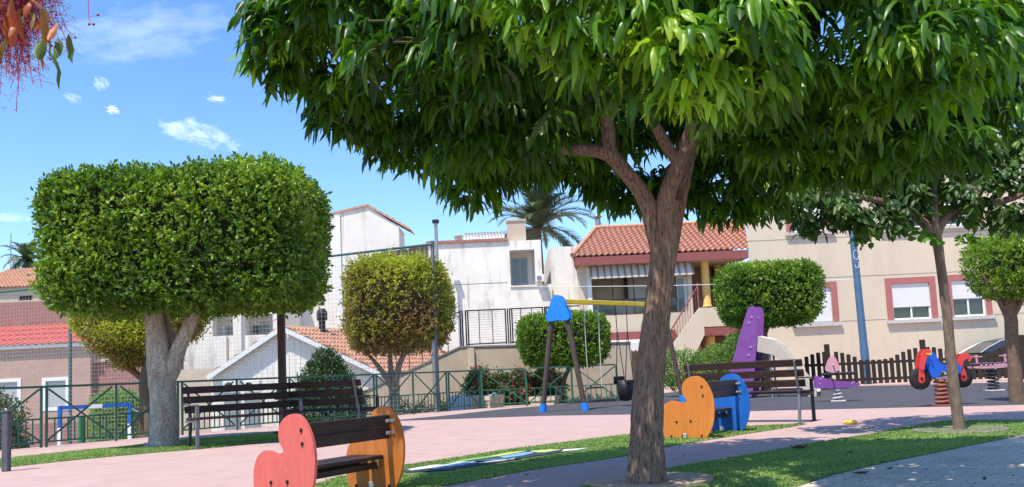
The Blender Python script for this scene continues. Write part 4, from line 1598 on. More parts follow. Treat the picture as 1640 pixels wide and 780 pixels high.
# ================================================================== MANGO TREE
m_bark_m = mat('mango_bark', (.225, .155, .115), .95, .42, 60, 1.0, 90, stretch=(1, 1, .14), bstretch=(1, 1, .12), stain=(.33, .25, .19), stain_scale=5, stain_amt=.45, spots=((.10, .066, .05), 70, .53, .62, (1, 1, .16)))
m_mango = leafmat('mango_leaf', [(0, (.017, .052, .005)), (.4, (.038, .105, .008)), (.68, (.08, .19, .012)), (.88, (.14, .28, .018)), (1, (.27, .40, .03))], .36, .36, (2.0, 2.3, .5, 1), spec=.42)
tb_ = G(1038, 772)
mt = thing('mango_tree', 'large mango tree with ribbed brown trunk and long drooping leaves in the foreground', 'tree', tb_)
TX, TY = tb_.x, tb_.y


def L2(px, py, Y):
    p = V(px, py, Y)
    return (p.x - TX, p.y - TY, p.z)


# trunk with ribbed bark
def barked(mb, pts, rs, n=72, seed=0, sub=22, amp=.006):
    r = random.Random(seed)
    pts = [Vector(p) for p in pts]
    out, ro = [], []
    k = len(pts)
    for i in range(k - 1):
        p0, p1, p2, p3 = pts[max(i - 1, 0)], pts[i], pts[i + 1], pts[min(i + 2, k - 1)]
        for j_ in range(sub):
            t = j_ / sub
            out.append(0.5 * ((2 * p1) + (p2 - p0) * t + (2 * p0 - 5 * p1 + 4 * p2 - p3) * t * t + (3 * p1 - p0 - 3 * p2 + p3) * t ** 3))
            ro.append(rs[i] + (rs[i + 1] - rs[i]) * t)
    out.append(pts[-1]); ro.append(rs[-1])
    start = len(mb.v)
    mb.tube(out, ro, n, smooth=True)
    # ribs: push each ring point by a wandering noise
    m = len(out)
    for i in range(m):
        for q in range(n):
            idx = start + i * n + q
            v = Vector(mb.v[idx]); c = out[i]
            d = (v - c)
            if d.length < 1e-6: continue
            s_ = out[i].z
            ph = q / n * 2 * PI
            f = (math.sin(ph * 19 + 2.2 * math.sin(s_ * 7) + seed) * .5 + math.sin(ph * 31 + 3 * math.sin(s_ * 11 + 1)) * .35
                 + math.sin(ph * 47 - s_ * 13) * .35 + math.sin(ph * 2 + s_ * 1.5) * .5 + math.sin(ph * 3 - s_ * 2 + 2) * .3)
            f += .7 * math.sin(s_ * 46 + 3 * math.sin(ph * 9)) * math.sin(ph * 14 + s_ * 5)
            v = v + d.normalized() * f * amp * min(1, ro[i] / .14)
            mb.v[idx] = tuple(v)


mb = MB()
barked(mb, [L2(1036, 800, 6.85), L2(1036, 765, 6.85), L2(1036, 700, 6.85), L2(1040, 610, 6.85), L2(1050, 520, 6.85), L2(1060, 430, 6.85), L2(1064, 360, 6.86), L2(1072, 320, 6.86)],
       [.215, .155, .130, .117, .104, .098, .098, .070])
barked(mb, [L2(1056, 430, 6.84), L2(1046, 375, 6.83), L2(1038, 330, 6.83), L2(1018, 295, 6.8), L2(990, 262, 6.78), L2(975, 240, 6.75), L2(974, 205, 6.7), L2(968, 165, 6.6), L2(960, 90, 6.5)],
       [.03, .055, .068, .060, .058, .06, .050, .043, .035], 40, 3, 8, .006)
barked(mb, [L2(985, 252, 6.77), L2(960, 243, 6.74), L2(930, 240, 6.7), L2(895, 238, 6.66), L2(860, 222, 6.6), L2(780, 150, 6.5), L2(640, 70, 6.5)],
       [.06, .05, .045, .040, .035, .03, .015], 32, 4, 8, .005)
barked(mb, [L2(1060, 430, 6.84), L2(1062, 380, 6.83), L2(1066, 320, 6.8), L2(1080, 280, 6.77), L2(1092, 248, 6.74), L2(1100, 225, 6.7), L2(1130, 150, 6.4), L2(1160, 60, 6.0)],
       [.03, .065, .068, .062, .058, .05, .035, .02], 40, 5, 8, .006)
barked(mb, [L2(1066, 470, 6.88), L2(1074, 410, 6.93), L2(1082, 340, 6.98), L2(1092, 290, 7.05), L2(1104, 240, 7.15), L2(1130, 190, 7.3), L2(1200, 130, 7.6)],
       [.03, .05, .070, .068, .07, .055, .03], 40, 6, 8, .006)
barked(mb, [L2(1088, 262, 6.75), L2(1068, 235, 6.7), L2(1052, 205, 6.6), L2(1035, 175, 6.45), L2(1020, 120, 6.2)],
       [.05, .045, .04, .035, .02], 28, 7, 8, .005)
barked(mb, [L2(1096, 240, 6.74), L2(1130, 215, 6.6), L2(1180, 200, 6.4), L2(1290, 170, 6.1), L2(1400, 120, 5.8)],
       [.05, .045, .04, .03, .02], 28, 8, 8, .005)
for a_, b__ in (((960, 90, 6.5), (880, -60, 6.2)), ((960, 90, 6.5), (1000, -60, 5.6)), ((1160, 60, 6.0), (1200, -60, 5.6)), ((1200, 130, 7.6), (1330, 0, 8.0)),
                ((1200, 130, 7.6), (1150, -60, 8.4)), ((780, 150, 6.5), (760, 20, 5.6)), ((780, 150, 6.5), (780, 60, 7.8)), ((1290, 170, 6.1), (1500, 60, 6.6))):
    p_, q_ = Vector(L2(*a_)), Vector(L2(*b__))
    limb(mb, [p_, p_.lerp(q_, .5) + Vector((.05, .05, .08)), q_], [.03, .022, .012], 8, .004, 3)
mb.build('trunk', m_bark_m, mt)


def lobes_px(lst, f):
    out = []
    for (x, y, Y, rx, ry, rz) in lst:
        p = f(x, y, Y)
        out.append(((p[0], p[1], p[2]), (rx, ry, rz)))
    return out


LB = lobes_px([
    (520, 40, 6.7, .50, .8, .42), (446, 78, 6.5, .20, .35, .20), (850, 195, 6.25, .32, .3, .18), (780, 215, 6.5, .35, .35, .2), (1215, 185, 6.0, .38, .4, .2), (1290, 150, 5.8, .3, .3, .25), (560, 150, 6.7, .3, .4, .25), (470, 0, 7.0, .28, .5, .40), (640, 110, 6.9, .75, .8, .50), (590, -40, 6.2, .8, .8, .6),
    (800, 165, 7.1, .85, .9, .46), (930, 200, 8.0, .8, .8, .40), (740, 60, 5.7, .75, .7, .42), (880, 60, 5.5, .7, .6, .40),
    (880, 0, 4.9, .62, .55, .38), (700, 200, 7.4, .6, .6, .35), (760, 235, 7.8, .35, .5, .30),
    (980, 30, 4.75, .30, .35, .26), (1060, 60, 4.55, .36, .40, .28), (1150, 55, 4.6, .34, .4, .26), (1010, -60, 4.7, .6, .5, .35), (1210, 80, 4.9, .22, .35, .30), (1110, 130, 4.75, .26, .3, .18),
    (1080, 120, 8.4, .9, .8, .45), (1210, 170, 7.6, .85, .8, .50), (1160, 255, 8.4, .42, .5, .22), (1000, 300, 8.9, .35, .4, .2),
    (1360, 70, 5.3, .55, .55, .40), (1480, 60, 5.0, .50, .5, .36), (1560, 30, 5.3, .34, .45, .36), (1350, 180, 6.4, .75, .7, .42),
    (1500, 170, 6.6, .62, .6, .42), (1300, -60, 5.2, .8, .7, .5), (1540, 90, 7.4, .55, .8, .55), (1400, 220, 7.8, .7, .7, .36),
    (900, -150, 6.8, 1.2, 1.3, .6), (1250, -140, 6.8, 1.1, 1.1, .6), (680, -110, 7.0, .9, 1.0, .6),
    (1120, 290, 8.6, .5, .5, .22), (1180, 315, 8.8, .42, .4, .2), (760, 285, 7.9, .28, .3, .2), (880, 245, 8.4, .45, .5, .2), (965, 275, 8.8, .35, .4, .18),
], L2)
rng = np.random.default_rng(101)
P, Nn = lobed_crown_points(LB, 25, rng, .5)
# keep the fork itself free of leaves
fork = np.array([L2(1030, 290, 6.6), L2(1000, 235, 6.4), L2(1080, 255, 6.4), L2(930, 250, 6.4)])
dd = np.min(np.linalg.norm((P[:, None, :] - fork[None]) * np.array([1, .35, 1.0]), axis=2), axis=1)
P, Nn = P[dd > .27], Nn[dd > .27]
Vt, F, M, idx, kk = whorls(P, Nn, rng, .29, .043, (9, 15), 1.24, 7, .65)
hgt = P[:, 2]
sunny = Nn @ np.array(sunv)
tw = np.clip(.36 + .2 * lownoise(P, 5, 2.2) + .16 * rng.normal(size=len(P)), 0, .8)
lit_flush = (rng.random(len(P)) < .14) & (sunny > -.1)  # lighter young leaves on sun-facing whorls, sunlight put into their tint
tw[lit_flush] = rng.uniform(.76, .95, lit_flush.sum())
for fx in ((1060, 60, 4.4, .5), (1150, 60, 4.4, .5), (1230, 80, 4.7, .4), (1110, 120, 4.5, .35), (960, 40, 4.6, .35), (1330, 90, 5.0, .45), (1450, 80, 4.7, .5), (1550, 40, 5.0, .4), (560, 70, 6.2, .4), (640, 90, 6.2, .3), (830, 50, 4.7, .3), (430, 60, 6.6, .3)):
    fc = np.array(L2(*fx[:3]))
    tw = tw + .26 * np.exp(-(np.linalg.norm(P - fc, axis=1) / fx[3]) ** 2) * rng.uniform(.5, 1.1, len(P))  # front clusters brightened, the light on them put into the tint
tw = np.clip(tw, 0, .97)
tl = np.clip(tw[idx] + rng.normal(0, .07, M), 0, 1)
# twigs for the whorls
quads('crown', Vt, F, m_mango, mt, np.repeat(tl, kk), True)
mb = MB()
cen = np.array([l_[0] for l_ in LB])
for i in rng.choice(len(P), 420, replace=False):
    j_ = np.argmin(np.linalg.norm(cen - P[i], axis=1))
    a_ = Vector(cen[j_]); b__ = Vector(P[i])
    a_ = a_.lerp(b__, .35)
    mid = a_.lerp(b__, .5) + Vector((0, 0, .04))
    mb.tube([a_, mid, b__], [.012, .009, .006], 5, cap=False)
tag(mb.build('twigs', mat('green_twig', (.10, .11, .05), .8, .2, 8), mt), kind='stuff')
# bare earth round the foot
mb = MB()
ring = [(.50 * math.cos(a) * (1 + .05 * math.sin(3 * a)), .44 * math.sin(a) - .08) for a in np.linspace(0, 2 * PI, 40, endpoint=False)]
mb.prism(ring, (0, 0, .0), (1, 0, 0), (0, 1, 0), (0, 0, 1), .035)
o = mb.build('tree_pit', mat('sandy_earth', (.50, .36, .25), .95, .2, 12, .9, 70))
o.location = tb_
tag(o, 'round pit of sandy earth at the foot of the mango tree', 'tree pit')

# ---- second tree on the turf, right
tb2 = G(1537, 690)
t2r = thing('young_tree', 'slim leaning tree with broad dark leaves on the turf island, right', 'tree', tb2)
def L3(px, py, Y):
    p = V(px, py, Y)
    return (p.x - tb2.x, p.y - tb2.y, p.z)
Yq = tb2.y
mb = MB()
m_bark2 = mat('slim_bark', (.19, .14, .105), .95, .28, 16, .9, 40, stretch=(1, 1, .3), bstretch=(1, 1, .3), spots=((.15, .10, .07), 14, .52, .62, (1, 1, .3)))
limb(mb, [L3(1538, 700, Yq), L3(1536, 680, Yq), L3(1526, 600, Yq), L3(1516, 500, Yq), L3(1506, 420, Yq), L3(1498, 370, Yq)], [.10, .068, .060, .056, .054, .064], 16, .003, 3)
limb(mb, [L3(1500, 385, Yq), L3(1470, 350, Yq), L3(1420, 325, Yq - .2), L3(1330, 310, Yq - .3), L3(1260, 330, Yq - .3)], [.06, .05, .04, .03, .015], 12, .003, 4)
limb(mb, [L3(1498, 380, Yq), L3(1515, 350, Yq), L3(1560, 330, Yq), L3(1620, 318, Yq), L3(1680, 290, Yq)], [.06, .05, .045, .04, .02], 12, .003, 5)
limb(mb, [L3(1498, 380, Yq), L3(1495, 330, Yq), L3(1500, 250, Yq + .3), L3(1520, 150, Yq + .4)], [.06, .05, .04, .02], 12, .003, 6)
mb.build('trunk', m_bark2, t2r)
LB2 = lobes_px([(1255, 322, Yq - .3, .34, .4, .18), (1320, 338, Yq - .3, .40, .4, .24), (1395, 345, Yq - .2, .38, .4, .22), (1450, 318, Yq, .35, .4, .22),
                (1560, 300, Yq, .5, .6, .4), (1620, 300, Yq, .6, .6, .55), (1500, 240, Yq + .4, .9, .8, .6), (1380, 270, Yq + .3, .9, .7, .42), (1600, 190, Yq + .4, .8, .8, .7),
                (1250, 285, Yq, .5, .5, .3), (1560, 90, Yq + .3, 1.0, .9, .6), (1640, 60, Yq, .8, .8, .7), (1690, 220, Yq, .8, .8, .9), (1400, 160, Yq + .4, 1.0, .9, .6)], L3)
rng = np.random.default_rng(202)
P, Nn = lobed_crown_points(LB2, 20, rng, .5)
Vt, F, M, idx, kk = whorls(P, Nn, rng, .20, .062, (8, 12), 1.0, 4)
tw = np.clip(.35 + .22 * lownoise(P, 6, 2.0) + .15 * rng.normal(size=len(P)), 0, 1)
m_tree2 = leafmat('broad_leaf', [(0, (.025, .06, .018)), (.5, (.06, .135, .03)), (.8, (.12, .22, .04)), (1, (.24, .36, .06))], .45, .36, (1.8, 2.1, .6, 1))
quads('crown', Vt, F, m_tree2, t2r, np.repeat(np.clip(tw[idx] + rng.normal(0, .08, M), 0, 1), kk), True)
# low spray of big bright heart shaped leaves
rng = np.random.default_rng(203)
m_bright = leafmat('bright_leaf', [(0, (.06, .16, .02)), (1, (.13, .30, .03))], .35, .35, (1.8, 2.1, .6, 1))
for spray in (((1500, 372), (1482, 368), (1465, 366), (1448, 362), (1434, 364)), ((1545, 378), (1556, 372))):
    P = np.array([L3(x_, y_, Yq - .15) for x_, y_ in spray])
    Vt, F, M, idx, kk = whorls(P, np.tile([[-.3, -.8, 0]], (len(P), 1)), rng, .15, .13, (4, 5), .9, 4, .1)
    quads('low_spray', Vt, F, m_bright, t2r, np.repeat(rng.random(M), kk), True)
mb = MB()
mb.lathe([(.46, 0), (.52, .0), (.52, .022), (.46, .022), (.45, .012), (.02, .012)], (0, 0, .004), 40)
o = mb.build('tree_ring', mat('gravelly_ring', (.25, .22, .18), .95, .5, 30, 1.0, 90))
o.location = tb2
tag(o, 'flat round concrete ring with gravel round the slim leaning tree', 'tree ring')

# ---- red berried branch reaching in at top left
fb = Vector((-3.9, 3.6, 0))
ft = thing('flame_tree', 'tree with crimson berry sprays and turning leaves reaching in at top left', 'tree', fb)
def L4(px, py, Y):
    p = V(px, py, Y)
    return Vector((p.x - fb.x, p.y - fb.y, p.z))
mb = MB()
m_bk4 = mat('smooth_bark', (.22, .18, .15), .9, .2, 12, .5, 30)
limb(mb, [(0, 0, -.02), (0, 0, 1.2), (.05, 0, 2.4), (.1, .05, 3.2)], [.13, .1, .09, .06], 14, .004, 2)
limb(mb, [(.05, 0, 2.4), tuple(L4(-160, -110, 3.6)), tuple(L4(-60, -90, 3.5)), tuple(L4(60, -70, 3.45)), tuple(L4(150, -60, 3.45))], [.05, .04, .03, .02, .012], 10, .004, 3)
mb.build('trunk', m_bk4, ft)
rr = random.Random(77)
mt_ = mat('crimson_twig', (.42, .07, .11), .6, .25, 20)
mtw, mbe = MB(), MB()
for i in range(120):
    x_ = rr.choice([rr.uniform(-60, 60), rr.uniform(-50, 40), rr.uniform(10, 85)])
    top = L4(x_, -75, 3.45 + rr.uniform(-.12, .12))
    ln = rr.uniform(50, 150) if x_ < 60 else rr.uniform(20, 90)
    if i < 12: ln = rr.uniform(150, 205) if x_ < 60 else 110
    pts = [top]
    sway = rr.uniform(-25, 38)
    ns_ = 7
    for q in range(1, ns_ + 1):
        f = q / ns_
        pts.append(L4(x_ + sway * f * f + rr.uniform(-3, 3), -75 + (ln + 50) * f, 3.45 + rr.uniform(-.02, .02)))
    mtw.tube(pts, [.0018] * 4 + [.0012] * 4, 4, cap=False)
    for q in range(2, ns_ + 1):
        for z_ in range(4):
            a_ = pts[q - 1].lerp(pts[q], rr.random())
            d_ = Vector((rr.uniform(-1, 1), rr.uniform(-1, 1), rr.uniform(-.6, .5))).normalized() * rr.uniform(.03, .085)
            m_ = a_ + d_ * .5 + Vector((0, 0, .006))
            mtw.tube([a_, m_, a_ + d_], [.0009, .0008, .0006], 3, cap=False)
            for zz in range(2):
                e_ = m_ + Vector((rr.uniform(-1, 1), rr.uniform(-1, 1), rr.uniform(-1, .4))) * .018
                mtw.tube([m_, e_], [.0007, .0006], 3, cap=False)
            if rr.random() < .07:
                mbe.lathe([(.0005, -.005), (.004, -.003), (.0052, 0), (.004, .003), (.0005, .005)], a_ + d_, 7)
for (x_, l_) in ((140, 95),):
    a_, b__ = L4(x_, -60, 3.45), L4(x_ + 2, 28, 3.45)
    mtw.tube([a_, b__], [.0022, .0015], 4)
    for e_ in ((143, 39), (150, 39), (157, 24)):
        q_ = L4(*e_, 3.45)
        mtw.tube([b__, q_], [.0011, .001], 3)
        mbe.lathe([(.0005, -.006), (.005, -.003), (.006, 0), (.005, .003), (.0005, .006)], q_, 7)
mtw.build('berry_sprays', mt_, ft)
tag(mbe.build('berries', mat('berry_red', (.22, .02, .04), .3, .2, 9), ft), kind='stuff')
rng = np.random.default_rng(301)
# few big hanging leaves
def hang(pts_px, L, Wd, seed, nm, m, lo, hi):
    rng = np.random.default_rng(seed)
    P = np.array([list(L4(x_, y_, Y_)) for x_, y_, Y_ in pts_px])
    Vt, F, M, idx, kk = whorls(P, np.zeros((len(P), 3)) + [[.4, -.3, 0]], rng, L, Wd, (1, 1), 1.25, 5, -.7)
    quads(nm, Vt, F, m, ft, np.repeat(rng.uniform(lo, hi, M), kk), True)
m_turn = leafmat('turning_leaf', [(0, (.30, .05, .025)), (.35, (.38, .11, .025)), (.6, (.15, .12, .02)), (1, (.06, .13, .018))], .5, .3, (1.5, 1.3, .6, 1))
hang([(84, 40, 3.20), (104, 46, 3.22), (66, 22, 3.25), (116, 56, 3.24), (94, 30, 3.2)], .16, .036, 5, 'green_leaves', m_turn, .9, 1)
hang([(rr.uniform(-30, 60), rr.uniform(-40, 44), 3.2 + rr.uniform(-.1, .1)) for i in range(26)], .14, .026, 6, 'red_leaves', m_turn, 0, .62)
hang([(rr.uniform(-120, 90), rr.uniform(-150, -60), 3.45 + rr.uniform(-.4, .4)) for i in range(160)], .17, .04, 7, 'upper_leaves', m_turn, .2, 1)

# ================================================================== GREEN FENCE
m_gfence = mat('green_paint', (.035, .13, .085), .5, .22, 14, .2, 80, stain=(.10, .16, .13), stain_scale=5, stain_amt=.5)
gfn = thing('green_fence', 'dark green metal fence with crossed braces along the edge of the paving', 'fence', FO)
FH, SP = 1.06, 1.3


def fpt(t):
    return FD * t


def dpost(t, par, pair=True):
    mb = MB()
    for s_ in ((-.045, .045) if pair else (0,)):
        p = fpt(t + s_)
        mb.box((p.x, p.y, (FH - .01) / 2), (.038, .038, FH - .02), Matrix.Rotation(math.atan2(FD.y, FD.x), 3, 'Z'), bev=.004)
    mb.build('post', m_gfence, par)


kks = range(-3, 10)
for k in kks:
    t0 = k * SP
    dpost(t0, gfn, (k % 2 == 0))
    if k == 9: continue
    mb = MB()
    a_, b__ = fpt(t0 + .07), fpt(t0 + SP - .07)
    up = Vector((0, 0, 1))
    mb.bar(fpt(t0) + up * FH, fpt(t0 + SP) + up * FH, .045, .04)
    mb.bar(a_ + up * .50, b__ + up * .50, .03, .03)
    mb.bar(a_ + up * .10, b__ + up * .10, .03, .03)
    off = FN * .016
    mb.bar(a_ + up * 1.02 - off, b__ + up * .12 - off, .012, .032)
    mb.bar(a_ + up * .12 + off, b__ + up * 1.02 + off, .012, .032)
    for i in range(1, 10):
        p = a_.lerp(b__, i / 10)
        mb.tube([p + up * .10, p + up * .50], .013, 5)
    mb.build('panel', m_gfence, gfn)
# short return of the fence behind the swing
g2 = thing('green_fence', 'short stretch of green metal fence behind the swing frame', 'fence', FO + FD * 9 * SP)
ed = G(990, 643) - (FO + FD * 9 * SP)
ed.z = 0
L_ = ed.length
u = ed.normalized()
n2 = 3
for i in range(n2 + 1):
    p = u * (L_ * i / n2 + (.06 if i == 0 else 0))
    MB().box((p.x, p.y, FH / 2 - .01), (.05, .05, FH - .02), Matrix.Rotation(math.atan2(u.y, u.x), 3, 'Z')).build('post', m_gfence, g2)
for i in range(n2):
    mb = MB()
    a_, b__ = u * (L_ * i / n2 + .09), u * (L_ * (i + 1) / n2 - .03)
    mb.bar(a_ + up * FH, b__ + up * FH, .045, .04)
    mb.bar(a_ + up * .5, b__ + up * .5, .03, .03)
    mb.bar(a_ + up * .1, b__ + up * .1, .03, .03)
    nn = Vector((-u.y, u.x, 0)) * .016
    mb.bar(a_ + up * 1.02 - nn, b__ + up * .12 - nn, .012, .032)
    mb.bar(a_ + up * .12 + nn, b__ + up * 1.02 + nn, .012, .032)
    for j_ in range(1, 8):
        p = a_.lerp(b__, j_ / 8)
        mb.tube([p + up * .10, p + up * .50], .013, 5)
    mb.build('panel', m_gfence, g2)

# ---- ball net on poles behind the court
m_net = mat('net_cord', (.50, .52, .50), .9, .1, 5)
m_cable = mat('teal_cable', (.05, .12, .12), .6, .1, 5)
NA = V(-60, 474, 27.5); NB = V(692, 391, 23.5)
net = thing('ball_net', 'tall fine mesh net on steel posts above the court, hung from a dark cable', 'net', (NA.x, NA.y, LOW))
o_ = Vector((NA.x, NA.y, LOW))
mb = MB()
wd = Vector((NB.x - NA.x, NB.y - NA.y, 0))
nv = int(wd.length / .115)
def ztop_net(f): return (NA.z + (NB.z - NA.z) * f) - LOW
def strand(p, q, r=.0036):
    p, q = Vector(p), Vector(q)
    d = (q - p).normalized()
    s_ = d.orthogonal().normalized() * r
    t_ = d.cross(s_)
    mb.add([p + s_, p - s_ * .5 + t_ * .87, p - s_ * .5 - t_ * .87, q + s_, q - s_ * .5 + t_ * .87, q - s_ * .5 - t_ * .87], [(0, 1, 4, 3), (1, 2, 5, 4), (2, 0, 3, 5)])
for i in range(nv + 1):
    f = i / nv
    p = wd * f
    strand((p.x, p.y, .9), (p.x, p.y, ztop_net(f)))
zz = .9
while zz < ztop_net(1):
    f0 = max(0, (zz - ztop_net(0)) / (ztop_net(1) - ztop_net(0)))
    n_ = 8
    for i in range(n_):
        fa, fb_ = f0 + (1 - f0) * i / n_, f0 + (1 - f0) * (i + 1) / n_
        strand((wd.x * fa, wd.y * fa, zz), (wd.x * fb_, wd.y * fb_, zz))
    zz += .115
mb.build('mesh', m_net, net)
mb = MB()
mb.tube([(0, 0, ztop_net(0)), (wd.x * .5, wd.y * .5, ztop_net(.5) - .06), (wd.x, wd.y, ztop_net(1))], .035, 8)
mb.build('cable', m_cable, net)
fq = (V(98, 500, 26).x - NA.x) / wd.x
for f in (max(0, fq), 1.0):
    mb = MB()
    mb.tube([(wd.x * f, wd.y * f + .06, 0), (wd.x * f, wd.y * f + .06, ztop_net(f) + .1)], .055, 10)
    mb.build('pole', mat('galvanised_green', (.11, .15, .15), .5, .2, 6), net)

# ---- goal
Yo = 25.0
p0, p1 = V(96, 650, Yo), V(208, 646, Yo + .8)
gl_ = thing('football_goal', 'small goal frame striped blue and white on the court behind the fence', 'goal', (p0.x, p0.y, LOW))
m_gb = mat('goal_blue', (.02, .12, .42), .45, .12, 6)
m_gw = mat('goal_white', (.75, .76, .76), .45, .06, 6)
A = Vector((0, 0, 0)); B_ = Vector((p1.x - p0.x, p1.y - p0.y, 0)); Ht = p0.z - LOW
for base in (A, B_):
    mb = MB()
    z0_ = 0
    for i, zz in enumerate((Ht - 1.4, Ht - .62, Ht)):
        mb.box((base.x, base.y, (z0_ + zz) / 2), (.10, .10, zz - z0_ - .001), mi=(0, 1, 0)[i] if i < 2 else 0, bev=.01)
        z0_ = zz
    mb.build('post', [m_gb, m_gw], gl_)
mb = MB()
segs = 5
for i in range(segs):
    a_, b__ = A.lerp(B_, i / segs) + up * (Ht - .06), A.lerp(B_, (i + 1) / segs - .002) + up * (Ht - .06)
    if i == 0: a_ = a_ + (b__ - a_) * .13
    if i == segs - 1: b__ = b__ - (b__ - a_) * .13
    mb.bar(a_, b__, .11, .11, mi=(0, 0, 1, 0, 0)[i] if i != 1 else 0)
mb.build('crossbar', [m_gb, m_gw], gl_)
mb = MB()
for base in (A, B_):
    mb = MB()
    mb.tube([base + up * (Ht - .15), base + Vector((.1, 1.0, Ht - .5)), base + Vector((.1, 1.2, .05)), base + Vector((0, .1, .05))], .022, 6)
    mb.build('stay', m_gw, gl_)
pg = V(131, 690, 18.5)
ps = thing('green_post', 'stout short green post behind the fence below the goal', 'post', (pg.x, 18.5, LOW))
MB().tube([(0, 0, 0), (0, 0, V(131, 668, 18.5).z - LOW)], .075, 12).build('pipe', mat('bright_green', (.04, .20, .08), .5, .15, 6), ps)

# ================================================================== POLES
p = V(453, 650, 16.6)
lp = thing('lamp_post', 'square brown lamp post rising into the big clipped tree behind the benches', 'lamp post', (p.x, 16.6, 0))
MB().box((0, 0, 2.1), (.13, .13, 4.2), bev=.01).build('pole', m_brownm, lp)
MB().box((0, 0, .02), (.3, .3, .04), bev=.005).build('base_plate', m_brownm, lp)
MB().box((-.25, 0, 4.25), (.7, .2, .1), bev=.03).build('lamp_head', m_brownm, lp)
m_bpole = mat('blue_pole_paint', (.055, .115, .20), .5, .18, 5, .15, 50, stain=(.13, .18, .24), stain_scale=2, stain_amt=.5)
pb = V(1389, 608, 31.0)
lp = thing('street_lamp', 'tall pale blue street lamp post leaning slightly before the cream building', 'street lamp', (pb.x, 31.0, 0))
lp.rotation_euler = (0, rad(-1.0), 0)
MB().tube([(0, 0, 0), (0, 0, 1.3), (0, 0, 1.32), (0, 0, 8.0)], [.15, .145, .135, .10], 16).build('pole', m_bpole, lp)
mb = MB()
mb.tube([(0, 0, 7.9), (-.3, -.2, 8.3), (-1.3, -.6, 8.5)], [.05, .045, .04], 8)
mb.build('arm', m_bpole, lp)
MB().box((-1.6, -.72, 8.5), (.8, .28, .14), Matrix.Rotation(rad(20), 3, 'Z'), bev=.05).build('lamp_head', m_gmetal, lp)
zz = V(1371, 408, 30.8).z
mb = MB()
for i in range(14):
    a_, b__ = 2 * PI * i / 14, 2 * PI * (i + 1) / 14
    if i == 3: continue
    P_ = lambda a: Vector((.09 * math.sin(a), -.128 + .03 * math.sin(a) ** 2, zz + .17 * math.cos(a)))
    mb.tube([P_(a_), P_(b__)], .012, 4)
for i in range(6):
    a_, b__ = 2 * PI * i / 8, 2 * PI * (i + 1) / 8
    P_ = lambda a: Vector((.07 * math.sin(a), -.130 + .025 * math.sin(a) ** 2, zz - .35 + .12 * math.cos(a)))
    mb.tube([P_(a_), P_(b__)], .011, 4)
mb.build('painted_scrawl', m_shut, lp)
p = V(698, 655, 22.9 + .6)
lp = thing('steel_post', 'thin galvanised post behind the green fence right of the round clipped ficus', 'post', (p.x, p.y, LOW))
MB().tube([(0, 0, 0), (0, 0, V(696, 545, p.y).z - LOW)], .055, 10).build('pipe', m_gmetal, lp)
# thin cable in front of the houses
A, B_ = V(760, 458, 33), V(1368, 447, 31)
mid = (A + B_) / 2 - Vector((0, 0, .12))
cb_ = MB()
cb_.tube([A, A.lerp(mid, .5) - Vector((0, 0, .03)), mid, mid.lerp(B_, .5) - Vector((0, 0, .03)), B_], .012, 5)
o = cb_.build('overhead_cable', m_shut)
tag(o, 'thin pale cable strung across in front of the terracotta house', 'cable')

# bollard, left edge
p = G(10, 755)
bo = thing('bollard', 'square dark grey bollard at the left edge beside the turf', 'bollard', p)
m_boll = mat('bollard_grey', (.09, .092, .11), .6, .2, 9, .2, 60, stain=(.2, .18, .17), stain_scale=4, stain_amt=.5)
MB().box((0, 0, .36), (.085, .085, .72), bev=.012).build('shaft', m_boll, bo)
MB().box((0, 0, .735), (.10, .10, .03), bev=.008).build('cap', m_boll, bo)

# ================================================================== ADULT BENCHES
m_slat = mat('bench_slat', (.046, .029, .025), .7, .3, 5, .5, 60, stretch=(1, 9, 9), bstretch=(.15, 1, 1), stain=(.05, .03, .025), stain_scale=3, stain_amt=.4, spec=.15)
m_iron = mat('bench_iron', (.135, .14, .155), .5, .2, 10, .2, 70)  # bench iron on the lit near legs, light put into the colour
m_irond = mat('bench_iron_dark', (.035, .033, .035), .5, .2, 10, .2, 70)  # same iron on the far legs, shade put into the colour; also a coil


def bench(label, loc, rz, L=1.75, m_front=None, m_rear=None):
    """sits facing local -y; seat .45, top of the back .93"""
    t = thing('park_bench', label, 'bench', loc, rz, 'slatted park benches')
    for i, (yy, zz) in enumerate(((-.40, .452), (-.285, .446), (-.17, .443), (-.055, .446))):
        M_ = Matrix.Rotation(rad((-3, -1, 1, 3)[i]), 3, 'X')
        MB().box((0, yy, zz), (L, .10, .032), M_, bev=.006).build('seat_slat', m_slat, t)
    for i, zz in enumerate((.585, .735, .885)):
        yy = .035 + (zz - .45) * .28
        MB().box((0, yy - .03, zz), (L, .030, .108), Matrix.Rotation(rad(-15), 3, 'X'), bev=.006).build('back_slat', m_slat, t)
    for sg in (-1, 1):
        x = sg * (L / 2 - .10)
        xr_ = sg * (L / 2 - .03)
        mb = MB()
        mb.bar((x, .14, 0), (x, .045, .42), .05, .04, up=(1, 0, 0), bev=.006)
        mb.bar((x, .045, .40), (x, .185, .93), .05, .03, up=(1, 0, 0), bev=.006)
        mb.box((x, .15, .006), (.07, .11, .012))
        mb.build('rear_leg', m_rear or m_irond, t)
        mb = MB()
        mb.box((xr_, -.41, .32), (.05, .045, .64), bev=.006)
        mb.box((xr_, -.41, .006), (.08, .10, .012))
        mb.build('front_leg', m_front or m_iron, t)
        mb = MB()
        mb.bar((xr_, -.42, .655), (xr_, .12, .665), .05, .022, bev=.006)
        mb.bar((xr_, -.40, .415), (xr_, .06, .405), .04, .03)
        mb.bar((x, .0, .412), (xr_, .0, .412), .04, .028)
        mb.bar((x, .118, .665), (xr_ + sg * .02, .112, .665), .035, .02)
        mb.build('armrest', m_front or m_iron, t)
    return t


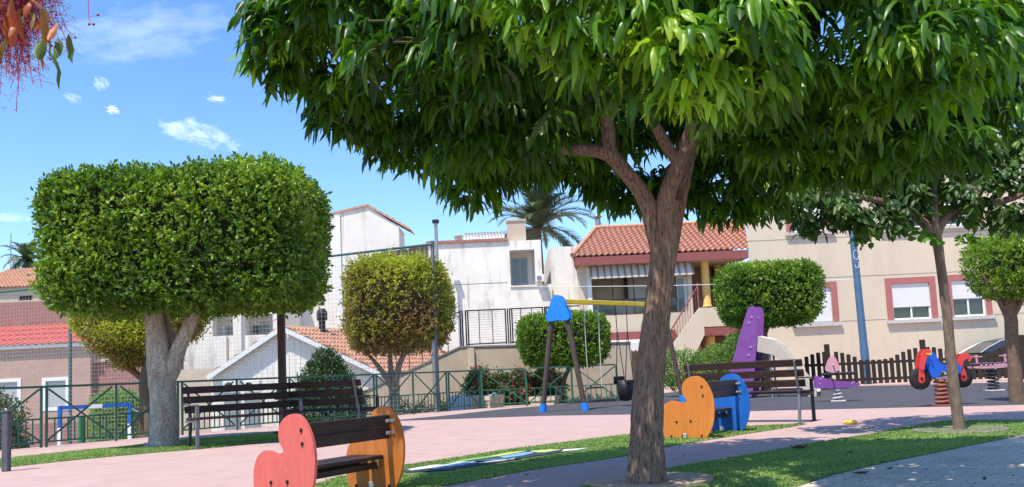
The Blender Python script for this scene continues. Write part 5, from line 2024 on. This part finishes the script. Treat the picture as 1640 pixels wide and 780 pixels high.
# bench A: nearer left one, facing us
rA = rad(40)
q = G(303, 717)
dA = Vector((math.cos(rA), math.sin(rA), 0))
fA = Vector((math.sin(rA), -math.cos(rA), 0))
cA = q + dA * (.775) + fA * .14
bench('dark slatted bench facing us beside the trunk of the big clipped tree', cA, rA)
# bench B: its back to us
rB = rad(157)
q = V(571, 690, 14.4); q.z = 0
dB = Vector((math.cos(rB), math.sin(rB), 0))
fB = Vector((math.sin(rB), -math.cos(rB), 0))
cB = q + dB * .775 + fB * .14
bench('dark slatted bench seen from behind, standing to the right of the first at the fence', cB, rB, m_rear=m_iron, m_front=m_irond)
# bench C: right
rC = rad(147)
q = G(1278, 678)
dC = Vector((math.cos(rC), math.sin(rC), 0))
fC = Vector((math.sin(rC), -math.cos(rC), 0))
cC = q + dC * .80 + fC * .14
bench('dark slatted bench seen from behind facing the rubber playground, right of the mango trunk', cC, rC, 1.85, m_rear=m_iron, m_front=m_irond)

# ================================================================== CHILDREN'S BENCHES
OUT = [(370, 150), (320, 160), (275, 190), (250, 235), (248, 290), (262, 330), (284, 352), (286, 366), (270, 378), (235, 380), (190, 366), (150, 358), (110, 370),
       (75, 395), (50, 440), (38, 500), (38, 570), (52, 640), (66, 690), (215, 692), (224, 655), (250, 632), (276, 655), (282, 692), (438, 690), (470, 650),
       (500, 590), (520, 520), (530, 440), (528, 360), (512, 290), (485, 230), (450, 182), (412, 158)]


def smooth_outline(pts, it=2):
    for _ in range(it):
        o = []
        for i in range(len(pts)):
            a, b = pts[i], pts[(i + 1) % len(pts)]
            o.append((a[0] * .75 + b[0] * .25, a[1] * .75 + b[1] * .25))
            o.append((a[0] * .25 + b[0] * .75, a[1] * .25 + b[1] * .75))
        pts = o
    return pts


def painted_board(name, col, edge=.85):
    m = mat(name, col, .5, .09, 3, .25, 40, stretch=(6, 6, .8), bstretch=(2, 2, .25), stain=tuple(min(1, c * 1.25 + .05) for c in col), stain_scale=3, stain_amt=.45, spots=(tuple(c * .55 for c in col), 22, .60, .72, (6, 6, .5)))
    return m


m_brk = mat('zinc_bracket', (.62, .62, .60), .35, .15, 20, metal=.8)
m_hole = mat('bolt_dark', (.02, .02, .022), .5, .1, 5)
m_kslat = mat('kids_slat', (.033, .021, .019), .5, .4, 5, .5, 60, stretch=(9, .8, 9), bstretch=(1, .15, 1), stain=(.08, .05, .045), stain_scale=4, stain_amt=.5)


def kid_bench(label, loc, rz, W_, Hh, L, m1, m2, n1, n2, seatm=None):
    t = thing('childrens_bench', label, 'bench', loc, rz, "children's benches")
    ol = smooth_outline(OUT, 2)
    poly = [((x - 284) / 492 * W_, (692 - y) / 542 * Hh) for x, y in ol]
    f = lambda x, y: ((x - 284) / 492 * W_, (692 - y) / 542 * Hh)
    for yy, m_, lab in ((0, m1, n1), (L, m2, n2)):
        mb = MB()
        mb.prism(poly, (0, yy, 0), (1, 0, 0), (0, 0, 1), (0, 1, 0), .026)
        o = mb.build('side_panel', m_, t, bevel=.004)
        o['label'] = lab
        for (x, y) in ((430, 245), (436, 322), (183, 545), (313, 538), (125, 670), (403, 665)):
            a, c = f(x, y)
            b_ = MB()
            b_.lathe([(.014, -.0035), (.014, .002)], (a, yy - .001, c), 12, axis='Y')
            b_.lathe([(.007, -.010), (.007, -.003)], (a, yy - .001, c), 6, axis='Y')
            b_.box((a, yy - .003, c - .018), (.006, .003, .022))
            b_.build('bolt', m_hole, o)
        a, c = f(250, 672)
        MB().box((a, yy + .013, c + .0), (.055, .034, .085), bev=.006).build('foot_bracket', m_brk, o)
    y0, y1 = .026, L
    for z_ in (245, 322):
        a, c = f(420, z_)
        MB().box((a - .012, (y0 + y1) / 2, c), (.035, y1 - y0 - .004, .094 * Hh / .69), Matrix.Rotation(rad(6), 3, 'Y'), bev=.006).build('back_slat', m_kslat, t)
        for ye, sg in ((y1, -1),):
            br_ = MB()
            br_.box((a + .012, ye - .004, c), (.09, .006, .028), bev=.002)
            br_.box((a + .015, ye - .035, c), (.006, .062, .028), bev=.002)
            br_.lathe([(.012, 0), (.012, -.014)], (a + .045, ye - .004, c), 10, axis='Y')
            br_.lathe([(.009, 0), (.009, .012)], (a + .018, ye - .045, c), 10, axis='X')
            br_.build('bracket', m_brk, t)
    for x_ in (150, 285):
        a, c = f(x_, 478)
        w_ = .135 * W_ / .62
        MB().box((a + .03, (y0 + y1) / 2, c), (w_ * 1.05, y1 - y0 - .004, .032), bev=.006).build('seat_slat', seatm or m_kslat, t)
        br_ = MB()
        br_.box((a + .03, y1 - .004, c - .05), (.03, .006, .07), bev=.002)
        br_.box((a + .03, y1 - .032, c - .02), (.03, .056, .006), bev=.002)
        br_.lathe([(.010, 0), (.010, -.012)], (a + .03, y1 - .006, c - .06), 10, axis='Y')
        br_.build('bracket', m_brk, t)
    a, c = f(230, 500)
    for x_ in (155, 300):
        a, c = f(x_, 525)
        MB().box((a, (y0 + y1) / 2, c - .012), (.04, y1 - y0 - .01, .05), bev=.004).build('seat_rail', m_kslat, t)
    return t


m_redp = painted_board('red_board', (.60, .125, .10))
m_orp = painted_board('orange_board', (.62, .20, .035))
m_orp2 = painted_board('deep_orange_board', (.50, .16, .03))
m_blup = painted_board('blue_board', (.012, .125, .50))
q = V(455, 805, 6.5); q.z = 0
kid_bench('small bench between a salmon red panel and an orange panel, nearest on the turf', q, rad(-30), .62, .69, 1.04, m_redp, m_orp2, 'salmon red kidney shaped panel', 'orange kidney shaped panel')
q = G(1103, 703)
kid_bench('small bench between an orange panel and a blue panel beside the mango trunk', q, rad(-37), .74, .785, 1.12, m_orp, m_blup, 'orange kidney shaped panel', 'blue kidney shaped panel')

# ================================================================== SWING
m_log = mat('weathered_post', (.085, .062, .055), .85, .35, 6, .7, 40, stretch=(8, 8, .7), bstretch=(2, 2, .3))
m_bl = mat('bright_blue', (.02, .22, .72), .45, .1, 6)
m_yl = mat('yellow_paint', (.78, .52, .02), .45, .1, 4, stain=(.45, .28, .03), stain_scale=3, stain_amt=.6)
s1 = V(903, 658, 20.4); s1.z = 0
s2 = V(1062, 634, 23.0); s2.z = 0
bd = (s2 - s1).normalized(); bp_ = Vector((.93, -.36, 0))
sw = thing('swing_set', 'wooden swing frame with blue caps and yellow crossbar on the rubber ground', 'swing set', s1)
zB = 2.62
for k, s_ in enumerate((Vector((0, 0, 0)), s2 - s1)):
    for sg in (-1, 1):
        mb = MB()
        a_ = s_ + bp_ * sg * .52; b__ = s_ + bp_ * sg * .15 + up * 2.45
        mb.tube([a_ + up * .02, a_.lerp(b__, .5), b__], .062, 14)
        lg = mb.build('leg', m_log, sw)
        mb = MB()
        mb.tube([a_, a_.lerp(b__, .075)], .085, 14)
        mb.build('foot_sleeve', m_bl, lg)
    prof = [(-.29, 2.17), (-.27, 2.12), (-.18, 2.09), (0, 2.12), (.18, 2.09), (.27, 2.12), (.29, 2.17), (.28, 2.28), (.22, 2.40), (.17, 2.50), (.14, 2.62), (.07, 2.69), (0, 2.71), (-.07, 2.69), (-.14, 2.62), (-.17, 2.50), (-.22, 2.40), (-.28, 2.28)]
    mb = MB()
    n_ = bp_.cross(up)
    if n_.y > 0: n_ = -n_
    mb.prism(smooth_outline(prof, 2), s_ + n_ * .11, bp_, up, -n_, .02)
    mb.build('cap_plate', m_bl, sw, bevel=.004)
    mb = MB()
    mb.prism(smooth_outline(prof, 2), s_ - n_ * .09, bp_, up, -n_, .02)
    mb.build('cap_plate', m_bl, sw, bevel=.004)
mb = MB()
E_ = s2 - s1
mb.bar(up * (zB - .06) + bd * .02, E_ + up * (zB - .06) - bd * .02, .10, .11, bev=.01)
beam = mb.build('crossbar', m_yl, sw)
m_chain = mat('chain_dark', (.04, .035, .035), .5, .2, 5)
m_rope = mat('pale_rope', (.55, .56, .52), .7, .1, 5)
Lb = E_.length
for f, kind in ((.30, 'flat'), (.60, 'bucket')):
    c = bd * Lb * f
    c0_ = c + up * (.5 if kind == 'flat' else .42)
    Mz = Matrix.Rotation(math.atan2(bd.y, bd.x), 3, 'Z')
    zt = zB - .115 - (.5 if kind == 'flat' else .42)
    def put(mb, nm, m, par):
        mb.v = [tuple(Mz @ Vector(v_) + c0_) for v_ in mb.v]
        return mb.build(nm, m, par)
    if kind == 'flat':
        st = put(MB().box((0, 0, 0), (.46, .18, .035), bev=.01), 'swing_seat', m_black, sw)
        st['label'] = 'flat swing seat on pale ropes'
    else:
        mb = MB()
        mb.lathe([(.06, -.30), (.17, -.26), (.20, -.02), (.215, .22), (.20, .22), (.18, 0), (.15, -.2), (.05, -.24)], (0, 0, 0), 16)
        mb.box((0, -.19, .18), (.4, .05, .08), bev=.015)
        mb.box((0, .19, .22), (.4, .05, .2), bev=.015)
        mb.tube([(0, -.17, .17), (0, -.16, -.1)], .03, 8)
        st = put(mb, 'swing_seat', m_black, sw)
        st['label'] = 'black toddler bucket seat on dark chains'
    for sg in (-1, 1):
        mb = MB()
        if kind == 'flat':
            mb.tube([(sg * .24, 0, .0), (sg * .26, 0, zt)], .010, 6)
            put(mb, 'rope', m_rope, st)
        else:
            mb.tube([(sg * .17, -.13, .2), (sg * .2, 0, zt * .7), (sg * .22, 0, zt)], .012, 6)
            mb.tube([(sg * .17, .13, .2), (sg * .2, 0, zt * .7)], .012, 6)
            put(mb, 'chain', m_chain, st)

# ================================================================== SLIDE
m_pur = mat('purple_board', (.21, .07, .29), .45, .1, 5, .1, 40)
m_chute = mat('cream_chute', (.50, .43, .37), .45, .06, 3)
qs = V(1166, 650, 23.5); qs.z = 0
sd_ = thing('slide', 'small slide with purple toothed side boards and a cream chute', 'slide', qs)
sx = Vector((.86, -.51, 0)); sn = Vector((.51, .86, 0))
def Ls(px, py, off=0.0):
    """picture point on the plane of the near side board"""
    r = ray(px, py)
    o = Vector((0, 0, H))
    pl_o = qs + sn * off
    t_ = (pl_o - o).dot(sn) / r.dot(sn)
    p = o + r * t_ - pl_o
    return (p.dot(sx), p.z)
out = [Ls(*a) for a in ((1158, 655), (1163, 620), (1167, 600), (1174, 575), (1181, 550), (1188, 525), (1194, 505), (1197, 495), (1202, 490), (1208, 490), (1212, 495), (1213.5, 503), (1213, 520), (1212, 545), (1210, 575), (1208, 600), (1206, 625), (1205, 655))]
for off, dxx in ((0, 0), (.60, .0)):
    poly = list(out)
    mb = MB()
    poly = [(a_ + dxx, max(b__, 0.0)) for a_, b__ in poly]
    mb.prism(smooth_outline(poly, 1), sn * off, sx, up, sn, .03)
    bd_ = mb.build('side_board', m_pur, sd_, bevel=.004)
    for (bx_, by_) in ((1204, 508), (1200, 517), (1203, 556), (1199, 569)):
        a_, b__ = Ls(bx_, by_)
        c_ = sn * (off - .002) + sx * (a_ + dxx) + up * b__
        bb2 = MB()
        bb2.box(tuple(c_), (.07, .03, .06), bev=.02)
        bb2.build('bolt_cap', mat('light_purple', (.45, .2, .55), .5, .1, 5), bd_)
for k in range(5):
    f_ = (k + .6) / 6
    a_ = out[1][0] * (1 - f_) + out[6][0] * f_ + .1
    z_ = .35 + 1.1 * f_ * 1.1
    MB().box(tuple(sx * (a_ + .08) + sn * .31 + up * z_), (.16, .58, .03), Matrix.Rotation(math.atan2(sx.y, sx.x), 3, 'Z'), bev=.004).build('tread', m_kslat, sd_)
# chute
c0 = Ls(1210, 546); c1 = Ls(1242, 550); c2 = Ls(1294, 616); c3 = Ls(1304, 630)
path = [(c0[0], c0[1] - .12), (c1[0] - .1, c1[1] - .14), (c1[0] + .1, c1[1] - .28), (c2[0], c2[1] - .18), (c3[0] + .05, max(.12, c3[1] - .16))]
mb = MB()
ring = []
prof_ = [(0.04, .26), (.06, .27), (.08, .24), (.09, .04), (.14, 0), (.50, 0), (.55, .04), (.56, .24), (.58, .27), (.60, .26), (.60, -.16), (.57, -.16), (.56, -.03), (.08, -.03), (.07, -.16), (.04, -.16)]
pf = []
for i, (a_, z_) in enumerate(path):
    row = [sx * a_ + sn * q_ + up * (z_ + h_ * (.75 if i == len(path) - 1 else 1)) for q_, h_ in prof_]
    pf.append(row)
vs = [v_ for row in pf for v_ in row]
k = len(prof_)
fs = []
for i in range(len(path) - 1):
    for j_ in range(k):
        fs.append((i * k + j_, i * k + (j_ + 1) % k, (i + 1) * k + (j_ + 1) % k, (i + 1) * k + j_))
mb.add(vs, fs)
mb.add(pf[0], [tuple(range(k))]); mb.add(pf[-1], [tuple(range(k))])
mb.build('chute', m_chute, sd_, bevel=.008)
for q_ in (.12, .5):
    MB().tube([tuple(sx * (path[1][0] - .1) + sn * q_), tuple(sx * (path[1][0] - .1) + sn * q_ + up * (path[1][1] - .02))], .03, 8).build('support', m_gmetal, sd_)

# ================================================================== SPRING RIDERS
def coil(mb, r, z0_, z1_, turns, wire, n=14, mi=0):
    pts = []
    N_ = turns * n
    for i in range(N_ + 1):
        a = 2 * PI * i / n
        rr_ = r * (1 - .08 * math.sin(PI * i / N_))
        pts.append((rr_ * math.cos(a), rr_ * math.sin(a), z0_ + (z1_ - z0_) * i / N_))
    mb.tube(pts, wire, 7, mi=mi)


m_spr = mat('red_spring', (.30, .10, .065), .55, .2, 6)
m_wspr = mat('pale_spring', (.55, .53, .52), .5, .1, 6)
m_pink = m_pink
m_rred = mat('rider_red', (.62, .055, .05), .45, .1, 5)
m_rblue = mat('rider_blue', (.01, .10, .55), .4, .1, 5)
m_rubw = mat('tyre_black', (.018, .018, .02), .6, .2, 12)
m_pinkp = mat('rider_pink', (.62, .30, .36), .5, .1, 5)
q = G(1511, 650)
mo = thing('spring_rider', 'red and blue motorcycle spring rider with black wheels on a red coil', 'spring rider', q, rad(4))
sc = 1 / (FPX / q.y)                     # metres per picture pixel here
zc = lambda py: (G(1511, 650).z + (650 - py) * sc * 1.0)
mb = MB(); coil(mb, .12, .03, .47, 6, .022); mb.build('spring', m_spr, mo)
MB().box((0, 0, .015), (.32, .32, .03), bev=.01).build('base_plate', m_spr, mo)
xw = .39
for sg, nm in ((-1, 'wheel'), (1, 'wheel')):
    mb = MB()
    mb.lathe([(.10, -.035), (.185, -.035), (.195, -.02), (.195, .02), (.185, .035), (.10, .035)], (sg * xw - .0, 0, .50), 28, axis='Y')
    w_ = mb.build(nm, m_rubw, mo)
    for s2_ in (-1, 1):
        mb = MB()
        top = [(-.055, -.02), (-.05, -.06), (0, -.085), (.05, -.06), (.06, 0), (.03 - sg * .03, .24), (-.05 - sg * .03, .24), (-.05, .02)]
        mb.prism(smooth_outline(top, 1), (sg * xw, s2_ * .055 - .009, .50), (1, 0, 0), (0, 0, 1), (0, 1, 0), .018)
        f_ = mb.build('fork', m_rred, mo, bevel=.003)
        MB().lathe([(.028, -.012), (.028, .012)], (sg * xw, s2_ * .068, .50), 10, axis='Y').build('hub_bolt', m_hole, f_)
# head with handle, back with hook
hd_ = smooth_outline([(-.04, .0), (.05, 0), (.08, .14), (.12, .22), (.19, .25), (.21, .33), (.15, .37), (.08, .35), (.02, .24), (-.02, .1)], 2)
for s2_ in (-1, 1):
    mb = MB()
    mb.prism(hd_, (-xw + .0, s2_ * .08 - .012, .66), (1, 0, 0), (0, 0, 1), (0, 1, 0), .024)
    mb.build('front_board', m_rred, mo, bevel=.004)
tail = smooth_outline([(-.07, .0), (.0, -.0), (.02, .10), (.07, .17), (.13, .18), (.18, .13), (.21, .20), (.14, .28), (.05, .28), (-.03, .20), (-.07, .08)], 2)
for s2_ in (-1, 1):
    mb = MB()
    mb.prism(tail, (xw - .04, s2_ * .08 - .012, .64), (1, 0, 0), (0, 0, 1), (0, 1, 0), .024)
    mb.build('rear_board', m_rred, mo, bevel=.004)
body = smooth_outline([(-.26, -.08), (-.12, -.10), (-.08, .0), (.14, .02), (.26, -.06), (.33, .02), (.30, .14), (.12, .13), (-.06, .14), (-.14, .36), (-.20, .36), (-.26, .12)], 2)
for s2_ in (-1, 1):
    mb = MB()
    mb.prism(body, (0, s2_ * .115 - .012, .60), (1, 0, 0), (0, 0, 1), (0, 1, 0), .022)
    mb.build('body_panel', m_rblue, mo, bevel=.004)
MB().box((.04, 0, .75), (.40, .20, .035), bev=.01).build('seat', m_black, mo)
MB().tube([(-.27, -.22, .93), (-.27, .22, .93)], .018, 8).build('handlebar', mat('handle_yellow', (.7, .45, .04), .5, .1, 5), mo)
MB().box((.0, 0, .50), (.30, .2, .06), bev=.01).build('mount', m_gmetal, mo)
MB().tube([(-.05, -.24, .60), (-.05, .24, .60)], .016, 8).build('footrest', m_gmetal, mo)

q = G(1342, 643)
sr = thing('spring_rider', 'purple and pink spring rider on a pale coil beside the foot of the slide', 'spring rider', q, rad(-12))
mb = MB(); coil(mb, .11, .03, .42, 5, .018); mb.build('spring', m_wspr, sr)
MB().box((0, 0, .015), (.3, .3, .03), bev=.01).build('base_plate', m_wspr, sr)
bo_ = smooth_outline([(-.44, .02), (-.46, .05), (-.45, .28), (-.42, .30), (-.30, .26), (-.12, .20), (.0, .17), (.2, .15), (.40, .13), (.47, .09), (.45, .04), (.1, .0)], 1)
for s2_ in (-1, 1):
    mb = MB(); mb.prism(bo_, (0, s2_ * .11 - .012, .28), (1, 0, 0), (0, 0, 1), (0, 1, 0), .024)
    o = mb.build('body_panel', m_pur, sr, bevel=.004)
    bb2 = MB()
    for a_, c_ in ((-.36, .12), (-.34, .22), (.3, .1)):
        bb2.box((a_, s2_ * .125, .28 + c_), (.035, .012, .035), bev=.004)
    bb2.build('bolt_cap', mat('light_purple', (.45, .2, .55), .5, .1, 5), o)
MB().box((.05, 0, .60), (.72, .30, .06), bev=.02).build('seat', m_black, sr)
tri = smooth_outline([(-.2, 0), (-.12, .24), (-.03, .36), (.03, .36), (.10, .24), (.16, 0)], 2)
mb = MB(); mb.prism(tri, (-.05, -.06, .64), (1, 0, 0), (0, 0, 1), (0, 1, 0), .024); mb.build('front_board', m_pinkp, sr, bevel=.004)
MB().tube([(-.05, -.25, .80), (-.05, .2, .80)], .015, 8).build('handlebar', m_wspr, sr)
MB().tube([(-.1, -.28, .50), (-.1, .28, .50)], .015, 8).build('footrest', m_gmetal, sr)

q = G(1592, 626)
sr = thing('spring_rider', 'long mauve plank spring rider on a dark coil near the parked car', 'spring rider', q, rad(3))
mb = MB(); coil(mb, .13, .03, .52, 6, .02); mb.build('spring', m_irond, sr)
MB().box((0, 0, .015), (.36, .36, .03), bev=.01).build('base_plate', m_wspr, sr)
for s2_ in (-1, 1):
    mb = MB(); mb.prism(smooth_outline([(-.55, .0), (-.5, .06), (-.1, .04), (.1, .09), (.5, .08), (.55, .03), (.1, -.02)], 2), (0, s2_ * .13 - .012, .55), (1, 0, 0), (0, 0, 1), (0, 1, 0), .024)
    mb.build('side_plank', m_pinkp, sr, bevel=.004)
MB().box((0, 0, .66), (.9, .22, .03), bev=.01).build('seat', mat('mauve_board', (.22, .08, .16), .5, .15, 6), sr)
for xx in (-.35, .35):
    MB().tube([(xx, -.22, .82), (xx, .22, .82)], .015, 8).build('handlebar', m_pinkp, sr)
    MB().box((xx, 0, .76), (.03, .06, .2), bev=.006).build('handle_post', m_pinkp, sr)
q_ = MB()
for i in range(7):
    q_.box((-.33 + i * .11, -.145, .62), (.04, .012, .035), bev=.004)
q_.build('bolt_cap', m_wspr, sr)

# ================================================================== PICKET FENCE
m_pick = mat('dark_picket', (.034, .023, .018), .8, .35, 5, .6, 40, stretch=(9, 9, .7), bstretch=(1, 1, .2))
PA = V(1291, 622, 29.4); PB = V(1700, 606, 28.2)
PA.z = PB.z = 0
pf_ = thing('picket_fence', 'dark wooden picket fence with arched tops along the back of the playground', 'fence', PA, math.atan2(PB.y - PA.y, PB.x - PA.x))
PL = (PB - PA).length
posts = [(V(x, 600, 29).x - PA.x) for x in (1333, 1480, 1628)]
def arch(x):
    d_ = min(abs(x - p_) for p_ in posts)
    return .86 + .34 * max(0, 1 - (d_ / 1.05) ** 2)
x = .08
n_p = 0
while x < PL:
    if min(abs(x - p_) for p_ in posts) > .09:
        h_ = arch(x) + random.uniform(-.008, .008)
        mb = MB()
        mb.prism([(-.064, .07), (.064, .07), (.064, h_ - .02), (.05, h_), (-.05, h_), (-.064, h_ - .02)], (x, -.03, 0), (1, 0, 0), (0, 0, 1), (0, 1, 0), .022)
        mb.build('picket', m_pick, pf_)
    x += .192
for p_ in posts:
    MB().box((p_, .02, .72), (.16, .12, 1.44), bev=.01).build('post', m_pick, pf_)
for zz in (.22, .76):
    MB().box((PL / 2, .012, zz), (PL, .04, .09), bev=.006).build('rail', m_pick, pf_)

# ================================================================== CAR
m_carp = mat('car_paint', (.012, .013, .016), .22, .1, 3, metal=.3, spec=.6)
m_cglass = mat('car_glass', (.03, .035, .04), .06, .1, 2, spec=.9)
m_sil = mat('car_trim_silver', (.55, .56, .58), .3, .1, 4, metal=.6)
q = V(1562, 600, 33.0); q.z = 0
car = thing('parked_car', 'dark hatchback parked behind the picket fence at the right edge', 'car', q)
Lc, Wc = 4.1, 1.72
side = [(0.0, .30), (.02, .62), (.12, .80), (.30, .90), (1.0, .97), (1.15, 1.0), (3.75, 1.0), (4.02, .88), (4.1, .6), (4.08, .30), (3.65, .22), (3.6, .42), (3.3, .60), (2.95, .42), (2.9, .22),
        (1.2, .22), (1.15, .42), (.85, .60), (.52, .42), (.45, .24)]
mb = MB()
mb.prism(smooth_outline(side, 1), (0, 0, 0), (1, 0, 0), (0, 0, 1), (0, 1, 0), Wc)
mb.build('body', m_carp, car, bevel=.05)
cab = [(.32, .93), (.62, 1.10), (1.15, 1.34), (1.75, 1.45), (2.6, 1.47), (3.3, 1.40), (3.75, 1.05), (3.8, .98)]
mb = MB()
k = len(cab)
A_ = [Vector((a, .07 + (b_ - .95) * .28, b_)) for a, b_ in cab]
B2 = [Vector((a, Wc - .07 - (b_ - .95) * .28, b_)) for a, b_ in cab]
mb.add(A_, [tuple(range(k))]); mb.add(B2, [tuple(range(k))])
mb.add(A_ + B2, [(i, i + 1, i + 1 + k, i + k) for i in range(k - 1)])
mb.build('cabin_glass', m_cglass, car)
mb = MB()
top = [Vector((p.x, p.y, p.z + .012)) for p in A_[2:6]] + [Vector((p.x, p.y, p.z + .012)) for p in B2[2:6]]
mb.add(top, [(0, 1, 5, 4), (1, 2, 6, 5), (2, 3, 7, 6)])
mb.build('roof_panel', m_carp, car)
for ys, src in ((-1, A_), (1, B2)):
    mb = MB()
    off = Vector((0, .006 * ys, 0))
    mb.tube([p + off for p in src[:7]], .028, 6)
    mb.build('roof_rail', m_sil, car)
    mb = MB()
    for xx in (1.55, 2.55):
        mb = MB()
        mb.bar(Vector((xx, src[0].y + (.0), .97)), Vector((xx, src[3].y - .002 * ys, 1.42)), .06, .05, up=(0, 1, 0))
        mb.build('door_pillar', m_carp, car)
for xx in (.83, 3.28):
    for yy in (.1, Wc - .1):
        mb = MB()
        mb.lathe([(.18, -.1), (.30, -.1), (.315, -.07), (.315, .07), (.30, .1), (.18, .1)], (xx, yy, .315), 24, axis='Y')
        w_ = mb.build('wheel', m_rubw, car)
        MB().lathe([(.03, -.105), (.18, -.09), (.19, -.06), (.19, .06), (.18, .09), (.03, .105)], (xx, yy, .315), 16, axis='Y').build('rim', m_sil, w_)
MB().box((.98, -.10, 1.0), (.14, .18, .13), bev=.04).build('wing_mirror', m_carp, car)
MB().box((.06, .22, .70), (.18, .34, .12), Matrix.Rotation(rad(20), 3, 'Z'), bev=.03).build('headlight', m_sil, car)
MB().box((.06, Wc - .22, .70), (.18, .34, .12), Matrix.Rotation(rad(-20), 3, 'Z'), bev=.03).build('headlight', m_sil, car)

# ================================================================== SMALL THINGS ON THE GROUND
q = G(1362, 680)
yb = thing('crumpled_wrapper', 'crumpled yellow plastic wrapper lying on the pink paving', 'litter', q)
rr = random.Random(5)
mb = MB()
n_, m_ = 16, 8
vs = []
for i in range(m_ + 1):
    ph = PI * i / m_
    for j_ in range(n_):
        th = 2 * PI * j_ / n_
        k_ = 1 + rr.uniform(-.14, .14)
        vs.append((.095 * math.sin(ph) * math.cos(th) * k_, .06 * math.sin(ph) * math.sin(th) * k_, max(.002, .033 + .035 * math.cos(ph) * k_)))
fs = [(i * n_ + j_, i * n_ + (j_ + 1) % n_, (i + 1) * n_ + (j_ + 1) % n_, (i + 1) * n_ + j_) for i in range(m_) for j_ in range(n_)]
mb.add(vs, fs)
mb.build('wrapper', mat('wrapper_yellow', (.80, .52, .08), .5, .15, 20), yb)


def dry_leaf(px, py, L, az, curl, lab, m_, nm='fallen_leaf', grp='fallen leaves on the turf and paving', cat='leaf'):
    q = G(px, py)
    q.z = .022
    mb = MB()
    N_ = 7
    rows = []
    for i in range(N_ + 1):
        f = i / N_
        w = L * .17 * math.sin(PI * min(1, .06 + f * .94)) ** .8 + .001
        x = (f - .5) * L
        z = curl * (2 * f - 1) ** 2 * L * .5
        for s_ in (-1, 0, 1):
            rows.append((x, s_ * w, z + abs(s_) * w * .5 + .002))
    fs = []
    for i in range(N_):
        for s_ in range(2):
            a = i * 3 + s_
            fs.append((a, a + 1, a + 4, a + 3))
    mb.add(rows, fs, True)
    o = mb.build(nm, m_)
    o.location = q
    o.rotation_euler = (rad(random.uniform(-10, 10)), 0, az)
    so = o.modifiers.new('thick', 'SOLIDIFY'); so.thickness = .0015
    return tag(o, lab, cat, grp)


m_dry = mat('dry_leaf', (.10, .055, .03), .8, .3, 30)
m_dry2 = mat('dry_leaf_pale', (.45, .33, .16), .8, .3, 30)
dry_leaf(1276, 722, .17, .4, .45, 'curled brown leaf, largest on the turf right of the mango trunk', m_dry)
dry_leaf(1285, 722, .15, 2.0, .55, 'second curled brown leaf touching the largest one on the turf', m_dry)
dry_leaf(1412, 708, .15, .1, .15, 'flat brown leaf on the turf below the yellow wrapper', m_dry)
dry_leaf(1363, 729, .11, .5, .2, 'small brown leaf near the lower edge of the turf island', m_dry)
dry_leaf(1155, 757, .10, .1, .3, 'pale straw coloured leaf on the turf nearest the mango trunk', m_dry2)
dry_leaf(1390, 690, .17, .15, .1, 'pale flat leaf on the pink paving beside the turf edge', m_dry2)
dry_leaf(1426, 757, .07, .6, .5, 'dark scrap of leaf on the grey pavers by the turf edge', m_dry)
dry_leaf(1380, 764, .14, .2, .2, 'long thin brown leaf on the grey pavers', m_dry)
dry_leaf(1578, 774, .07, 1.0, .6, 'dark scrap of leaf on the grey pavers near the bottom right corner', m_dry)
dry_leaf(843, 766, .06, .6, .6, 'tiny dark leaf on the pink path left of the mango trunk', m_dry)
rng = np.random.default_rng(5)
# crumbs of bark and leaf, too many and small to count
Pq = []
for i in range(900):
    px, py = rng.uniform(1070, 1500), rng.uniform(700, 790)
    g_ = G(px, py); Pq.append((g_.x, g_.y, .03))
for i in range(700):
    px, py = rng.uniform(380, 1640), rng.uniform(668, 790)
    g_ = G(px, py); Pq.append((g_.x, g_.y, .010))
Pq = np.array(Pq)
d = unit(rng.normal(0, 1, Pq.shape) * [1, 1, .15])
L_ = rng.uniform(.006, .022, len(Pq)) * (rng.random(len(Pq)) ** 1.5 + .3)
Vt, F = small_leaves(Pq, d, L_, L_ * .5, rng)
tag(quads('leaf_litter', Vt, F, m_dry), 'scattered brown crumbs of leaf on turf and paving', 'litter', kind='stuff')
